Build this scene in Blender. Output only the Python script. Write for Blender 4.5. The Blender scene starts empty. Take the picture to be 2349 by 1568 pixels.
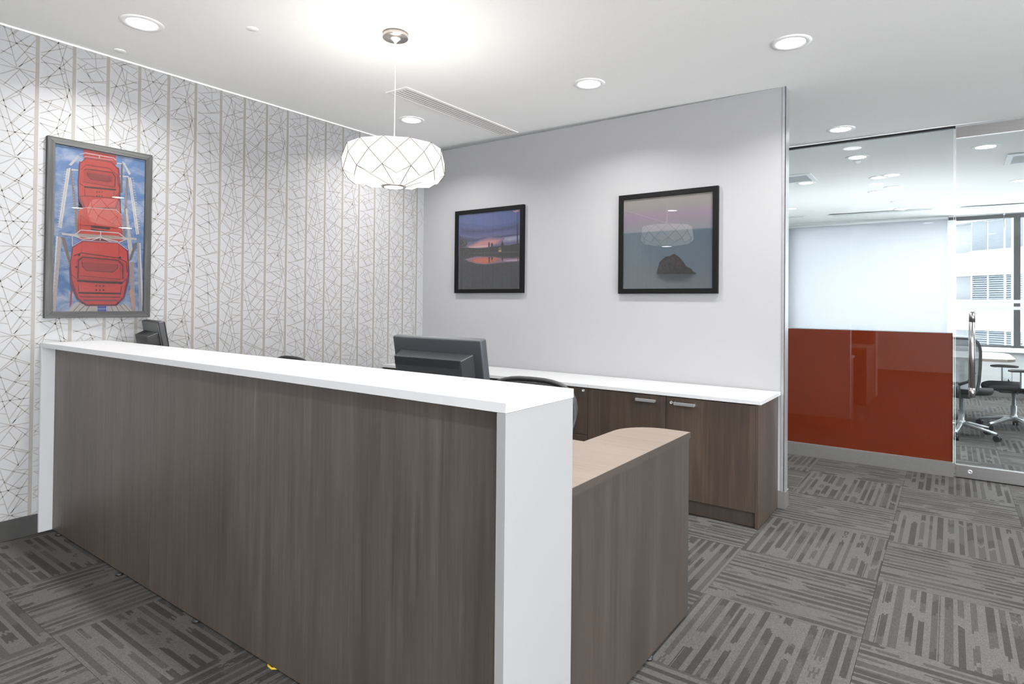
import bpy, bmesh, math, random
from mathutils import Vector, Matrix
random.seed(7)
C = bpy.context.scene.collection
scene = bpy.context.scene
PI = math.pi

# ------------------------------------------------------------------ camera
cam_data = bpy.data.cameras.new('camera')
cam = bpy.data.objects.new('camera', cam_data)
C.objects.link(cam)
_r = Vector((0.8093722700608845, 0.5872149005463512, 0.009756486705252337))
_u = Vector((-0.0016920758630553567, -0.01428090211372489, 0.9998965910103363))
_f = Vector((-0.5872935086783817, 0.8093050824078378, 0.010564954002661863))
cam.matrix_world = Matrix(((_r.x, _u.x, -_f.x, 0), (_r.y, _u.y, -_f.y, 0), (_r.z, _u.z, -_f.z, 1.26), (0, 0, 0, 1)))
cam_data.sensor_fit = 'HORIZONTAL'
cam_data.sensor_width = 36.0
cam_data.lens = 1387.91 / 2349 * 36
cam_data.shift_y = -(784 - 681.85) / 2349
cam_data.clip_start = 0.05
cam_data.clip_end = 200
scene.camera = cam

# ------------------------------------------------------------------ world, exposure
WORLD = 6.2
DOWN = 8.5
PEND = 5.0
CONF = 10.5
world = bpy.data.worlds.new('world'); scene.world = world
world.use_nodes = True
bg = world.node_tree.nodes['Background']
bg.inputs[0].default_value = (0.975, 0.985, 1.0, 1)
bg.inputs[1].default_value = WORLD
scene.view_settings.view_transform = 'Standard'
scene.view_settings.look = 'None'
scene.view_settings.exposure = 0.95
scene.view_settings.gamma = 1.0
scene.view_settings.use_curve_mapping = False

# ------------------------------------------------------------------ shader helpers
def lin(c):
    return tuple(((x / 255) / 12.92 if x / 255 <= 0.04045 else ((x / 255 + 0.055) / 1.055) ** 2.4) for x in c[:3]) + (1.0,)

class NT:
    def __init__(s, name):
        s.m = bpy.data.materials.new(name); s.m.use_nodes = True
        s.t = s.m.node_tree; s.n = s.t.nodes
        s.out = s.n['Material Output']; s.b = s.n['Principled BSDF']
    def link(s, a, b): s.t.links.new(a, b)
    def setin(s, sock, v):
        if hasattr(v, 'is_output'): s.link(v, sock)
        else: sock.default_value = v
    def math(s, op, a, b=0.0, c=0.0, clamp=False):
        n = s.n.new('ShaderNodeMath'); n.operation = op; n.use_clamp = clamp
        s.setin(n.inputs[0], a); s.setin(n.inputs[1], b); s.setin(n.inputs[2], c)
        return n.outputs[0]
    def coord(s, kind='Object'):
        return s.n.new('ShaderNodeTexCoord').outputs[kind]
    def sep(s, v):
        n = s.n.new('ShaderNodeSeparateXYZ'); s.link(v, n.inputs[0]); return n.outputs
    def comb(s, x, y, z):
        n = s.n.new('ShaderNodeCombineXYZ')
        for i, q in enumerate((x, y, z)): s.setin(n.inputs[i], q)
        return n.outputs[0]
    def scale(s, v, sc):
        n = s.n.new('ShaderNodeMapping'); s.link(v, n.inputs[0]); n.inputs['Scale'].default_value = sc
        return n.outputs[0]
    def noise(s, v, scale=5.0, detail=2.0, rough=0.5, dist=0.0):
        n = s.n.new('ShaderNodeTexNoise'); s.link(v, n.inputs['Vector'])
        n.inputs['Scale'].default_value = scale; n.inputs['Detail'].default_value = detail
        n.inputs['Roughness'].default_value = rough; n.inputs['Distortion'].default_value = dist
        return n.outputs[0]
    def white(s, v):
        n = s.n.new('ShaderNodeTexWhiteNoise'); n.noise_dimensions = '3D'; s.link(v, n.inputs[0]); return n.outputs[0]
    def ramp(s, f, stops, interp='LINEAR'):
        n = s.n.new('ShaderNodeValToRGB'); s.link(f, n.inputs[0]); e = n.color_ramp.elements
        n.color_ramp.interpolation = interp
        while len(e) < len(stops): e.new(0.5)
        for i, (p, c) in enumerate(stops): e[i].position = p; e[i].color = c
        return n.outputs[0]
    def mix(s, f, a, b, mode='MIX'):
        n = s.n.new('ShaderNodeMix'); n.data_type = 'RGBA'; n.blend_type = mode
        s.setin(n.inputs[0], f); s.setin(n.inputs[6], a); s.setin(n.inputs[7], b)
        return n.outputs[2]
    def bump(s, h, strength=0.2, dist=0.001):
        n = s.n.new('ShaderNodeBump'); s.link(h, n.inputs['Height'])
        n.inputs['Strength'].default_value = strength; n.inputs['Distance'].default_value = dist
        s.link(n.outputs[0], s.b.inputs['Normal'])
    def rand(s):
        return s.n.new('ShaderNodeObjectInfo').outputs['Random']

def plain(name, c, rough=0.5, metal=0.0, grain=0.04, gscale=40.0, bump=0.0, spec=0.5, coat=0.0):
    t = NT(name)
    v = t.coord()
    n = t.noise(v, gscale, 3.0)
    k = lin(c)
    d = tuple(max(0, x * (1 - grain)) for x in k[:3]) + (1,); l = tuple(min(1, x * (1 + grain)) for x in k[:3]) + (1,)
    t.link(t.ramp(n, [(0.35, d), (0.65, l)]), t.b.inputs['Base Color'])
    t.b.inputs['Roughness'].default_value = rough; t.b.inputs['Metallic'].default_value = metal
    t.b.inputs['Specular IOR Level'].default_value = spec
    if coat: t.b.inputs['Coat Weight'].default_value = coat
    if bump: t.bump(n, bump)
    return t.m

def emit(name, c, st):
    t = NT(name)
    t.b.inputs['Base Color'].default_value = lin(c)
    t.b.inputs['Emission Color'].default_value = lin(c); t.b.inputs['Emission Strength'].default_value = st
    return t.m

def wood(name, dark, mid, light, axis='Z', rough=0.45, contrast=1.0):
    t = NT(name)
    co = t.coord()
    ax = {'X': 0, 'Y': 1, 'Z': 2}[axis]
    def sc(a, b):
        q = [a, a, a]; q[ax] = b; return tuple(q)
    big = t.noise(t.scale(co, sc(1, 0.10)), 9.0, 3.0, 0.55, 0.3)
    medm = t.noise(t.scale(co, sc(1, 0.028)), 60.0, 4.0, 0.65, 0.35)
    fine = t.noise(t.scale(co, sc(1, 0.012)), 330.0, 3.0, 0.6)
    knots = t.noise(t.scale(co, sc(1, 0.14)), 22.0, 5.0, 0.7, 1.6)
    f = t.math('ADD', t.math('MULTIPLY', medm, 0.42), t.math('MULTIPLY', big, 0.30))
    f = t.math('ADD', f, t.math('MULTIPLY', fine, 0.20))
    f = t.math('ADD', f, t.math('MULTIPLY', knots, 0.10))
    f = t.math('ADD', t.math('MULTIPLY', t.math('SUBTRACT', f, 0.51), 2.6 * contrast), 0.5)
    t.link(t.ramp(f, [(0.05, lin(dark)), (0.5, lin(mid)), (0.95, lin(light))]), t.b.inputs['Base Color'])
    t.b.inputs['Roughness'].default_value = rough
    t.b.inputs['Specular IOR Level'].default_value = 0.8
    t.bump(fine, 0.12, 0.0005)
    return t.m

def glassy(name, tint=(245, 250, 250), refl=1.0, rough=0.0):
    t = NT(name)
    tr = t.n.new('ShaderNodeBsdfTransparent'); tr.inputs[0].default_value = lin(tint)
    gl = t.n.new('ShaderNodeBsdfGlossy'); gl.inputs['Roughness'].default_value = rough
    lw = t.n.new('ShaderNodeLayerWeight'); lw.inputs[0].default_value = 0.5
    fac = t.math('ADD', 0.04 * refl, t.math('MULTIPLY', 0.9, t.math('POWER', lw.outputs['Facing'], 5.0)), clamp=True)
    mx = t.n.new('ShaderNodeMixShader'); t.link(fac, mx.inputs[0]); t.link(tr.outputs[0], mx.inputs[1]); t.link(gl.outputs[0], mx.inputs[2])
    t.link(mx.outputs[0], t.out.inputs[0])
    return t.m

def brushed(name, c, rough=0.3, axis='X'):
    t = NT(name)
    q = {'X': (0.02, 1, 1), 'Z': (1, 1, 0.02)}[axis]
    n = t.noise(t.scale(t.coord(), q), 500.0, 3.0)
    k = lin(c)
    t.link(t.ramp(n, [(0.3, tuple(x * .85 for x in k[:3]) + (1,)), (0.7, k)]), t.b.inputs['Base Color'])
    t.b.inputs['Metallic'].default_value = 1.0; t.b.inputs['Roughness'].default_value = rough
    t.bump(n, 0.05, 0.0003)
    return t.m

def meshfabric(name, c, hole=0.3, scale=260.0):
    t = NT(name)
    v = t.sep(t.coord())
    a = t.math('SINE', t.math('MULTIPLY', v[0], scale * 6.28)); b = t.math('SINE', t.math('MULTIPLY', v[2], scale * 6.28))
    h = t.math('GREATER_THAN', t.math('MULTIPLY', a, b), 1 - 2 * hole)
    n = t.noise(t.coord(), 30.0)
    k = lin(c); t.link(t.ramp(n, [(0.3, tuple(x * .9 for x in k[:3]) + (1,)), (0.7, k)]), t.b.inputs['Base Color'])
    t.b.inputs['Roughness'].default_value = 0.8
    tr = t.n.new('ShaderNodeBsdfTransparent'); mx = t.n.new('ShaderNodeMixShader')
    t.link(t.math('ADD', t.math('MULTIPLY', h, 0.3), hole, clamp=True), mx.inputs[0]); t.link(t.b.outputs[0], mx.inputs[1]); t.link(tr.outputs[0], mx.inputs[2])
    t.link(mx.outputs[0], t.out.inputs[0])
    return t.m

def translucent(name, c, refl_c, fac=0.6, gloss=0.0):
    t = NT(name)
    n = t.noise(t.coord(), 400.0, 2.0)
    k = lin(c)
    col = t.ramp(n, [(0.3, tuple(x * .97 for x in k[:3]) + (1,)), (0.7, k)])
    tl = t.n.new('ShaderNodeBsdfTranslucent'); t.link(col, tl.inputs[0])
    t.b.inputs['Base Color'].default_value = lin(refl_c); t.b.inputs['Roughness'].default_value = 0.35 if gloss else 0.8
    t.b.inputs['Specular IOR Level'].default_value = gloss
    mx = t.n.new('ShaderNodeMixShader'); mx.inputs[0].default_value = fac
    t.link(t.b.outputs[0], mx.inputs[1]); t.link(tl.outputs[0], mx.inputs[2]); t.link(mx.outputs[0], t.out.inputs[0])
    return t.m

def carpet_mat():
    # yarn-striped carpet tile: u across the stripes, v along them, object space of the tile (0 .. 0.607 m)
    t = NT('carpet')
    co = t.coord(); s = t.sep(co); r = t.rand()
    u = t.math('DIVIDE', s[0], 0.607); v = t.math('DIVIDE', s[1], 0.607)
    r1 = t.math('MULTIPLY', r, 91.7)
    fine = t.math('FLOOR', t.math('MULTIPLY', u, 84.0))
    # coarse columns with wobbling width: 14 per tile
    wob = t.math('MULTIPLY', t.math('SUBTRACT', t.noise(t.comb(t.math('MULTIPLY', u, 5.0), r1, 3.0), 1.0, 1.0), 0.5), 1.1)
    cu = t.math('ADD', t.math('MULTIPLY', t.math('DIVIDE', t.math('ADD', fine, 0.5), 84.0), 14.0), wob)
    ci = t.math('FLOOR', cu); cf = t.math('FRACT', cu)
    wr = t.white(t.comb(ci, r1, 1.0))
    width = t.math('ADD', 0.40, t.math('MULTIPLY', wr, 0.34))
    edge = t.math('LESS_THAN', cf, width)
    jit = t.math('MULTIPLY', t.math('SUBTRACT', t.white(t.comb(fine, r1, 5.0)), 0.5), 0.075)
    vv = t.math('ADD', v, jit)
    dash = t.noise(t.comb(t.math('ADD', t.math('MULTIPLY', ci, 0.37), r1), t.math('MULTIPLY', vv, 2.6), 0.0), 1.0, 1.5, 0.6)
    dash2 = t.noise(t.comb(t.math('ADD', t.math('MULTIPLY', ci, 7.31), r1), t.math('MULTIPLY', vv, 3.2), 9.0), 1.0, 1.0, 0.6)
    dd = t.math('ADD', t.math('MULTIPLY', dash, 0.5), t.math('MULTIPLY', dash2, 0.5))
    on = t.math('GREATER_THAN', dd, 0.437)
    mask = t.math('MULTIPLY', edge, on)
    tone = t.noise(t.comb(t.math('ADD', t.math('MULTIPLY', ci, 0.9), r1), t.math('MULTIPLY', vv, 1.6), 4.0), 1.0, 1.0)
    tone = t.math('GREATER_THAN', tone, 0.5)
    rib = t.math('MULTIPLY', t.math('ADD', t.math('SINE', t.math('MULTIPLY', u, 84.0 * 2 * 6.2832)), 1.0), 0.5)
    grain = t.noise(co, 650.0, 2.0, 0.7)
    dash_y = t.noise(t.comb(t.math('MULTIPLY', u, 168.0), t.math('MULTIPLY', v, 70.0), r1), 1.0, 1.0)
    base = t.mix(r, lin((86, 85, 83)), lin((91, 90, 88)))
    darkc = t.mix(tone, lin((59, 58, 57)), lin((68, 67, 66)))
    col = t.mix(mask, base, darkc)
    tex = t.math('ADD', t.math('MULTIPLY', grain, 0.9), t.math('MULTIPLY', dash_y, 0.7))
    tex = t.math('ADD', tex, t.math('MULTIPLY', rib, t.math('ADD', 0.16, t.math('MULTIPLY', mask, 0.30))))
    k = t.math('ADD', 0.0, tex)
    col = t.mix(1.0, col, t.comb(k, k, k), 'MULTIPLY')
    t.link(col, t.b.inputs['Base Color'])
    t.b.inputs['Roughness'].default_value = 0.95; t.b.inputs['Specular IOR Level'].default_value = 0.08
    h = t.math('ADD', t.math('MULTIPLY', rib, 0.6), grain)
    t.bump(h, 0.35, 0.002)
    return t.m

def vcol(name, rough=0.4):
    t = NT(name)
    a = t.n.new('ShaderNodeVertexColor'); a.layer_name = 'ink'
    n = t.noise(t.coord(), 90.0, 5.0, 0.7)
    k = t.ramp(n, [(0.3, (0.86, 0.86, 0.86, 1)), (0.7, (1.12, 1.12, 1.12, 1))])
    t.link(t.mix(1.0, a.outputs[0], k, 'MULTIPLY'), t.b.inputs['Base Color'])
    t.b.inputs['Roughness'].default_value = rough
    return t.m

M = {}
M['ceiling'] = plain('ceiling_paint', (246, 246, 245), 0.9, grain=0.01, gscale=120, bump=0.05)
M['greywall'] = plain('grey_wall_paint', (157, 157, 159), 0.75, grain=0.012, gscale=300, bump=0.08)
M['paper'] = plain('wallpaper_ground', (162, 163, 165), 0.42, grain=0.012, gscale=300, bump=0.05)
M['ink_line'] = plain('wallpaper_ink', (142, 140, 135), 0.5, grain=0.02)
M['ink_stripe'] = plain('wallpaper_stripe', (141, 138, 132), 0.5, grain=0.02)
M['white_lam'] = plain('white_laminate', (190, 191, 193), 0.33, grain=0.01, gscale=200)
M['white_lam_shaded'] = plain('white_laminate_shaded', (140, 140, 141), 0.4, grain=0.01, gscale=200)  # same white laminate, darkened to tone down light on the end panel
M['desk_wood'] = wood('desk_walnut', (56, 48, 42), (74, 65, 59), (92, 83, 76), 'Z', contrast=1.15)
M['return_wood_shaded'] = wood('desk_walnut_shaded', (41, 34, 29), (56, 48, 42), (71, 62, 55), 'Z', contrast=1.05)  # same laminate as the desk, darkened to paint shade on the return panel
M['cab_wood'] = wood('cabinet_walnut', (38, 29, 22), (57, 46, 37), (78, 65, 54), 'Z', contrast=1.0)
M['top_wood'] = wood('worktop_wood', (105, 91, 80), (122, 108, 97), (136, 122, 111), 'X', contrast=0.6)
M['edge_wood'] = wood('edge_wood', (46, 40, 35), (58, 51, 46), (70, 63, 57), 'Y', contrast=.8)
M['toe_wood'] = wood('toe_wood', (34, 26, 20), (48, 38, 31), (62, 51, 43), 'Z')
M['black'] = plain('black_plastic', (28, 29, 31), 0.45, grain=0.08)
M['moni'] = plain('charcoal_monitor_plastic', (56, 59, 63), 0.42, grain=0.06, gscale=500, bump=0.05)
M['moni_dark'] = plain('dark_monitor_plastic', (20, 21, 24), 0.4, grain=0.06)
M['dark'] = plain('matte_black', (14, 14, 15), 0.7)  # flat even black, shared by tracks, screws, ribs and a desk sheet
M['charcoal'] = plain('charcoal_base', (54, 53, 52), 0.55, grain=0.05)
M['greybase'] = plain('grey_base', (96, 95, 94), 0.5, grain=0.03)
M['steel'] = brushed('brushed_steel', (180, 178, 178), 0.28)
M['steel_v'] = brushed('brushed_steel_vertical', (190, 188, 188), 0.22, 'Z')
M['alu'] = plain('satin_aluminium', (190, 192, 195), 0.35, metal=0.75, grain=0.03)
M['nickel'] = brushed('satin_nickel', (214, 206, 200), 0.3)
M['picblack'] = plain('black_frame_lacquer', (11, 11, 12), 0.55, grain=0.05, spec=0.2)
M['picgrey'] = wood('weathered_grey_wood', (32, 32, 33), (54, 54, 55), (84, 84, 83), 'Z', 0.7, contrast=1.3)
M['picgrey_h'] = wood('weathered_grey_wood_across', (32, 32, 33), (54, 54, 55), (84, 84, 83), 'Y', 0.7, contrast=1.3)
M['glaze'] = glassy('picture_glass', (252, 252, 252), 1.4)
M['glass'] = glassy('partition_glass', (246, 250, 250), 0.75)
M['glass_edge'] = plain('polished_glass_edge', (222, 238, 238), 0.15, grain=0.01)
M['winglass'] = glassy('window_glass', (250, 252, 253), 0.8)
M['band'] = translucent('frosted_band', (225, 228, 232), (225, 228, 232), 0.5)
M['orange'] = translucent('burnt_orange_film', (150, 58, 22), (122, 44, 19), 0.2, 0.05)
M['shade'] = translucent('roller_shade_cloth', (184, 184, 187), (200, 204, 208), 0.72)
M['lens'] = emit('downlight_lens', (255, 255, 255), 6.0)
M['trimring'] = plain('downlight_trim', (246, 246, 246), 0.5, grain=0.01)
M['vent'] = plain('diffuser_white', (240, 238, 236), 0.5, grain=0.01)
M['ventdark'] = plain('diffuser_recess', (30, 30, 33), 0.8)
M['grille'] = plain('grille_grey', (176, 180, 184), 0.7)
M['carpet'] = carpet_mat()
M['conc'] = plain('subfloor_concrete', (80, 80, 80), 0.9)
M['ink'] = vcol('poster_ink')
M['facade'] = plain('facade_white', (112, 114, 118), 0.8, grain=0.01)
M['facade_glass'] = plain('facade_glass', (54, 60, 68), 0.2, grain=0.16, gscale=1.3)
M['facade_frame'] = plain('facade_frame', (112, 117, 124), 0.6)
M['louvre'] = plain('louvre_grey', (88, 95, 104), 0.6)
M['louvre_dark'] = plain('louvre_shadow', (40, 45, 52), 0.9)
M['winframe'] = plain('dark_window_frame', (58, 58, 60), 0.5)
M['winwhite'] = plain('white_window_trim', (240, 242, 244), 0.6, grain=0.01)
M['winwall'] = plain('window_wall_paint', (196, 197, 200), 0.8, grain=0.01)
M['table_top'] = plain('white_table_laminate', (240, 241, 243), 0.3, grain=0.01)
M['table_edge'] = plain('table_edge_brown', (130, 116, 106), 0.5)
M['table_leg'] = plain('table_leg_grey', (128, 129, 132), 0.5)
M['seat_black'] = plain('black_seat_fabric', (22, 20, 22), 0.9, grain=0.15, gscale=600, bump=0.2)
M['mesh_black'] = meshfabric('black_mesh', (34, 35, 37), 0.12)
M['mesh_grey'] = meshfabric('light_grey_mesh', (150, 153, 158), 0.10)
M['frame_grey'] = plain('dark_grey_chair_frame', (52, 54, 57), 0.4)
M['cord'] = plain('white_cord', (238, 236, 232), 0.5)
M['seam'] = plain('lamp_seam_wire', (98, 88, 76), 0.7)
M['yellow'] = plain('yellow_cable', (190, 160, 40), 0.5)

# lamp shade cloth: glows from the bulb inside
def shade_mat():
    t = NT('lamp_shade_cloth')
    n = t.noise(t.coord(), 25.0, 2.0)
    t.link(t.ramp(n, [(0.3, lin((150, 147, 140))), (0.7, lin((156, 153, 148)))]), t.b.inputs['Base Color'])
    t.b.inputs['Emission Color'].default_value = (1.0, 0.975, 0.93, 1)
    t.b.inputs['Emission Strength'].default_value = 0.6
    t.b.inputs['Roughness'].default_value = 0.7
    return t.m
M['lampshade'] = shade_mat()

# ------------------------------------------------------------------ mesh helpers
class MB:
    def __init__(s): s.v = []; s.f = []; s.mi = []; s.cur = 0; s.smooth = []
    def add(s, vs, fs, smooth=False):
        o = len(s.v); s.v += [tuple(p) for p in vs]
        for f in fs:
            s.f.append([o + i for i in f]); s.mi.append(s.cur); s.smooth.append(smooth)
        return s
    def box(s, x0, x1, y0, y1, z0, z1):
        return s.add([(x0, y0, z0), (x1, y0, z0), (x1, y1, z0), (x0, y1, z0), (x0, y0, z1), (x1, y0, z1), (x1, y1, z1), (x0, y1, z1)],
                     [(0, 3, 2, 1), (4, 5, 6, 7), (0, 1, 5, 4), (1, 2, 6, 5), (2, 3, 7, 6), (3, 0, 4, 7)])
    def prism(s, poly, z0, z1):
        n = len(poly)
        return s.add([(x, y, z0) for x, y in poly] + [(x, y, z1) for x, y in poly],
                     [tuple(reversed(range(n))), tuple(range(n, 2 * n))] + [(i, (i + 1) % n, n + (i + 1) % n, n + i) for i in range(n)])
    def tube(s, pts, r, n=10, cap=True, closed=False):
        pts = [Vector(p) for p in pts]; rs = r if isinstance(r, (list, tuple)) else [r] * len(pts)
        vs = []; up = None; N = len(pts)
        for i, p in enumerate(pts):
            a = pts[(i - 1) % N] if (closed or i > 0) else pts[i]; b = pts[(i + 1) % N] if (closed or i < N - 1) else pts[i]
            d = (b - a).normalized()
            if up is None:
                up = Vector((0, 0, 1)) if abs(d.z) < 0.9 else Vector((1, 0, 0))
            up = (up - d * up.dot(d)).normalized(); q = d.cross(up)
            for k in range(n):
                t = 2 * PI * k / n; vs.append(p + (up * math.cos(t) + q * math.sin(t)) * rs[i])
        fs = []
        for i in range(N if closed else N - 1):
            j = (i + 1) % N
            for k in range(n):
                k2 = (k + 1) % n; fs.append((i * n + k, j * n + k, j * n + k2, i * n + k2))
        s.add(vs, fs, True)
        if cap and not closed:
            o = len(s.v) - len(vs)
            s.f.append([o + k for k in range(n)]); s.mi.append(s.cur); s.smooth.append(False)
            s.f.append([o + (N - 1) * n + k for k in reversed(range(n))]); s.mi.append(s.cur); s.smooth.append(False)
        return s
    def lathe(s, prof, n=40, cx=0, cy=0, smooth=True):
        vs = []; fs = []
        for r, z in prof:
            for k in range(n):
                t = 2 * PI * k / n; vs.append((cx + r * math.cos(t), cy + r * math.sin(t), z))
        for i in range(len(prof) - 1):
            for k in range(n):
                k2 = (k + 1) % n; fs.append((i * n + k, i * n + k2, (i + 1) * n + k2, (i + 1) * n + k))
        s.add(vs, fs, smooth)
        o = len(s.v) - len(vs)
        for i in (0, len(prof) - 1):
            if prof[i][0] > 1e-6:
                s.f.append([o + i * n + k for k in range(n)]); s.mi.append(s.cur); s.smooth.append(False)
        return s
    def grid(s, fn, nu, nv, thick=None):
        vs = [fn(i / nu, j / nv) for j in range(nv + 1) for i in range(nu + 1)]
        fs = [(j * (nu + 1) + i, j * (nu + 1) + i + 1, (j + 1) * (nu + 1) + i + 1, (j + 1) * (nu + 1) + i) for j in range(nv) for i in range(nu)]
        return s.add(vs, fs, True)
    def build(s, name, mats, parent=None, bevel=0.0, seg=2, loc=None, solid=0.0):
        me = bpy.data.meshes.new(name); me.from_pydata(s.v, [], s.f)
        if not isinstance(mats, (list, tuple)): mats = [mats]
        for m in mats: me.materials.append(m)
        for p, mi, sm in zip(me.polygons, s.mi, s.smooth): p.material_index = mi; p.use_smooth = sm
        bm = bmesh.new(); bm.from_mesh(me); bmesh.ops.recalc_face_normals(bm, faces=bm.faces); bm.to_mesh(me); bm.free()
        me.update()
        o = bpy.data.objects.new(name, me); C.objects.link(o)
        if parent: o.parent = parent
        if loc: o.location = loc
        if solid:
            md = o.modifiers.new('solid', 'SOLIDIFY'); md.thickness = solid; md.offset = 0
        if bevel:
            md = o.modifiers.new('bevel', 'BEVEL'); md.width = bevel; md.segments = seg; md.limit_method = 'ANGLE'; md.angle_limit = math.radians(40)
        return o

def bx(name, mat, x0, x1, y0, y1, z0, z1, parent=None, bevel=0.0015):
    return MB().box(x0, x1, y0, y1, z0, z1).build(name, mat, parent, bevel)

def thing(name, label, cat, loc=(0, 0, 0), rz=0.0, group=None):
    o = bpy.data.objects.new(name, None); C.objects.link(o)
    o.empty_display_size = 0.1
    o.location = loc; o.rotation_euler = (0, 0, rz); o['label'] = label; o['category'] = cat
    if group: o['group'] = group
    return o

def struct(o, label=None):
    o['kind'] = 'structure'
    if label: o['label'] = label
    return o

def copy_tree(o, parent=None):
    c = o.copy(); C.objects.link(c)
    if parent: c.parent = parent
    for ch in list(o.children): copy_tree(ch, c)
    return c

def setloc(o, loc, rz=None):
    o.location = loc
    if rz is not None: o.rotation_euler = (0, 0, rz)
    return o

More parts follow.
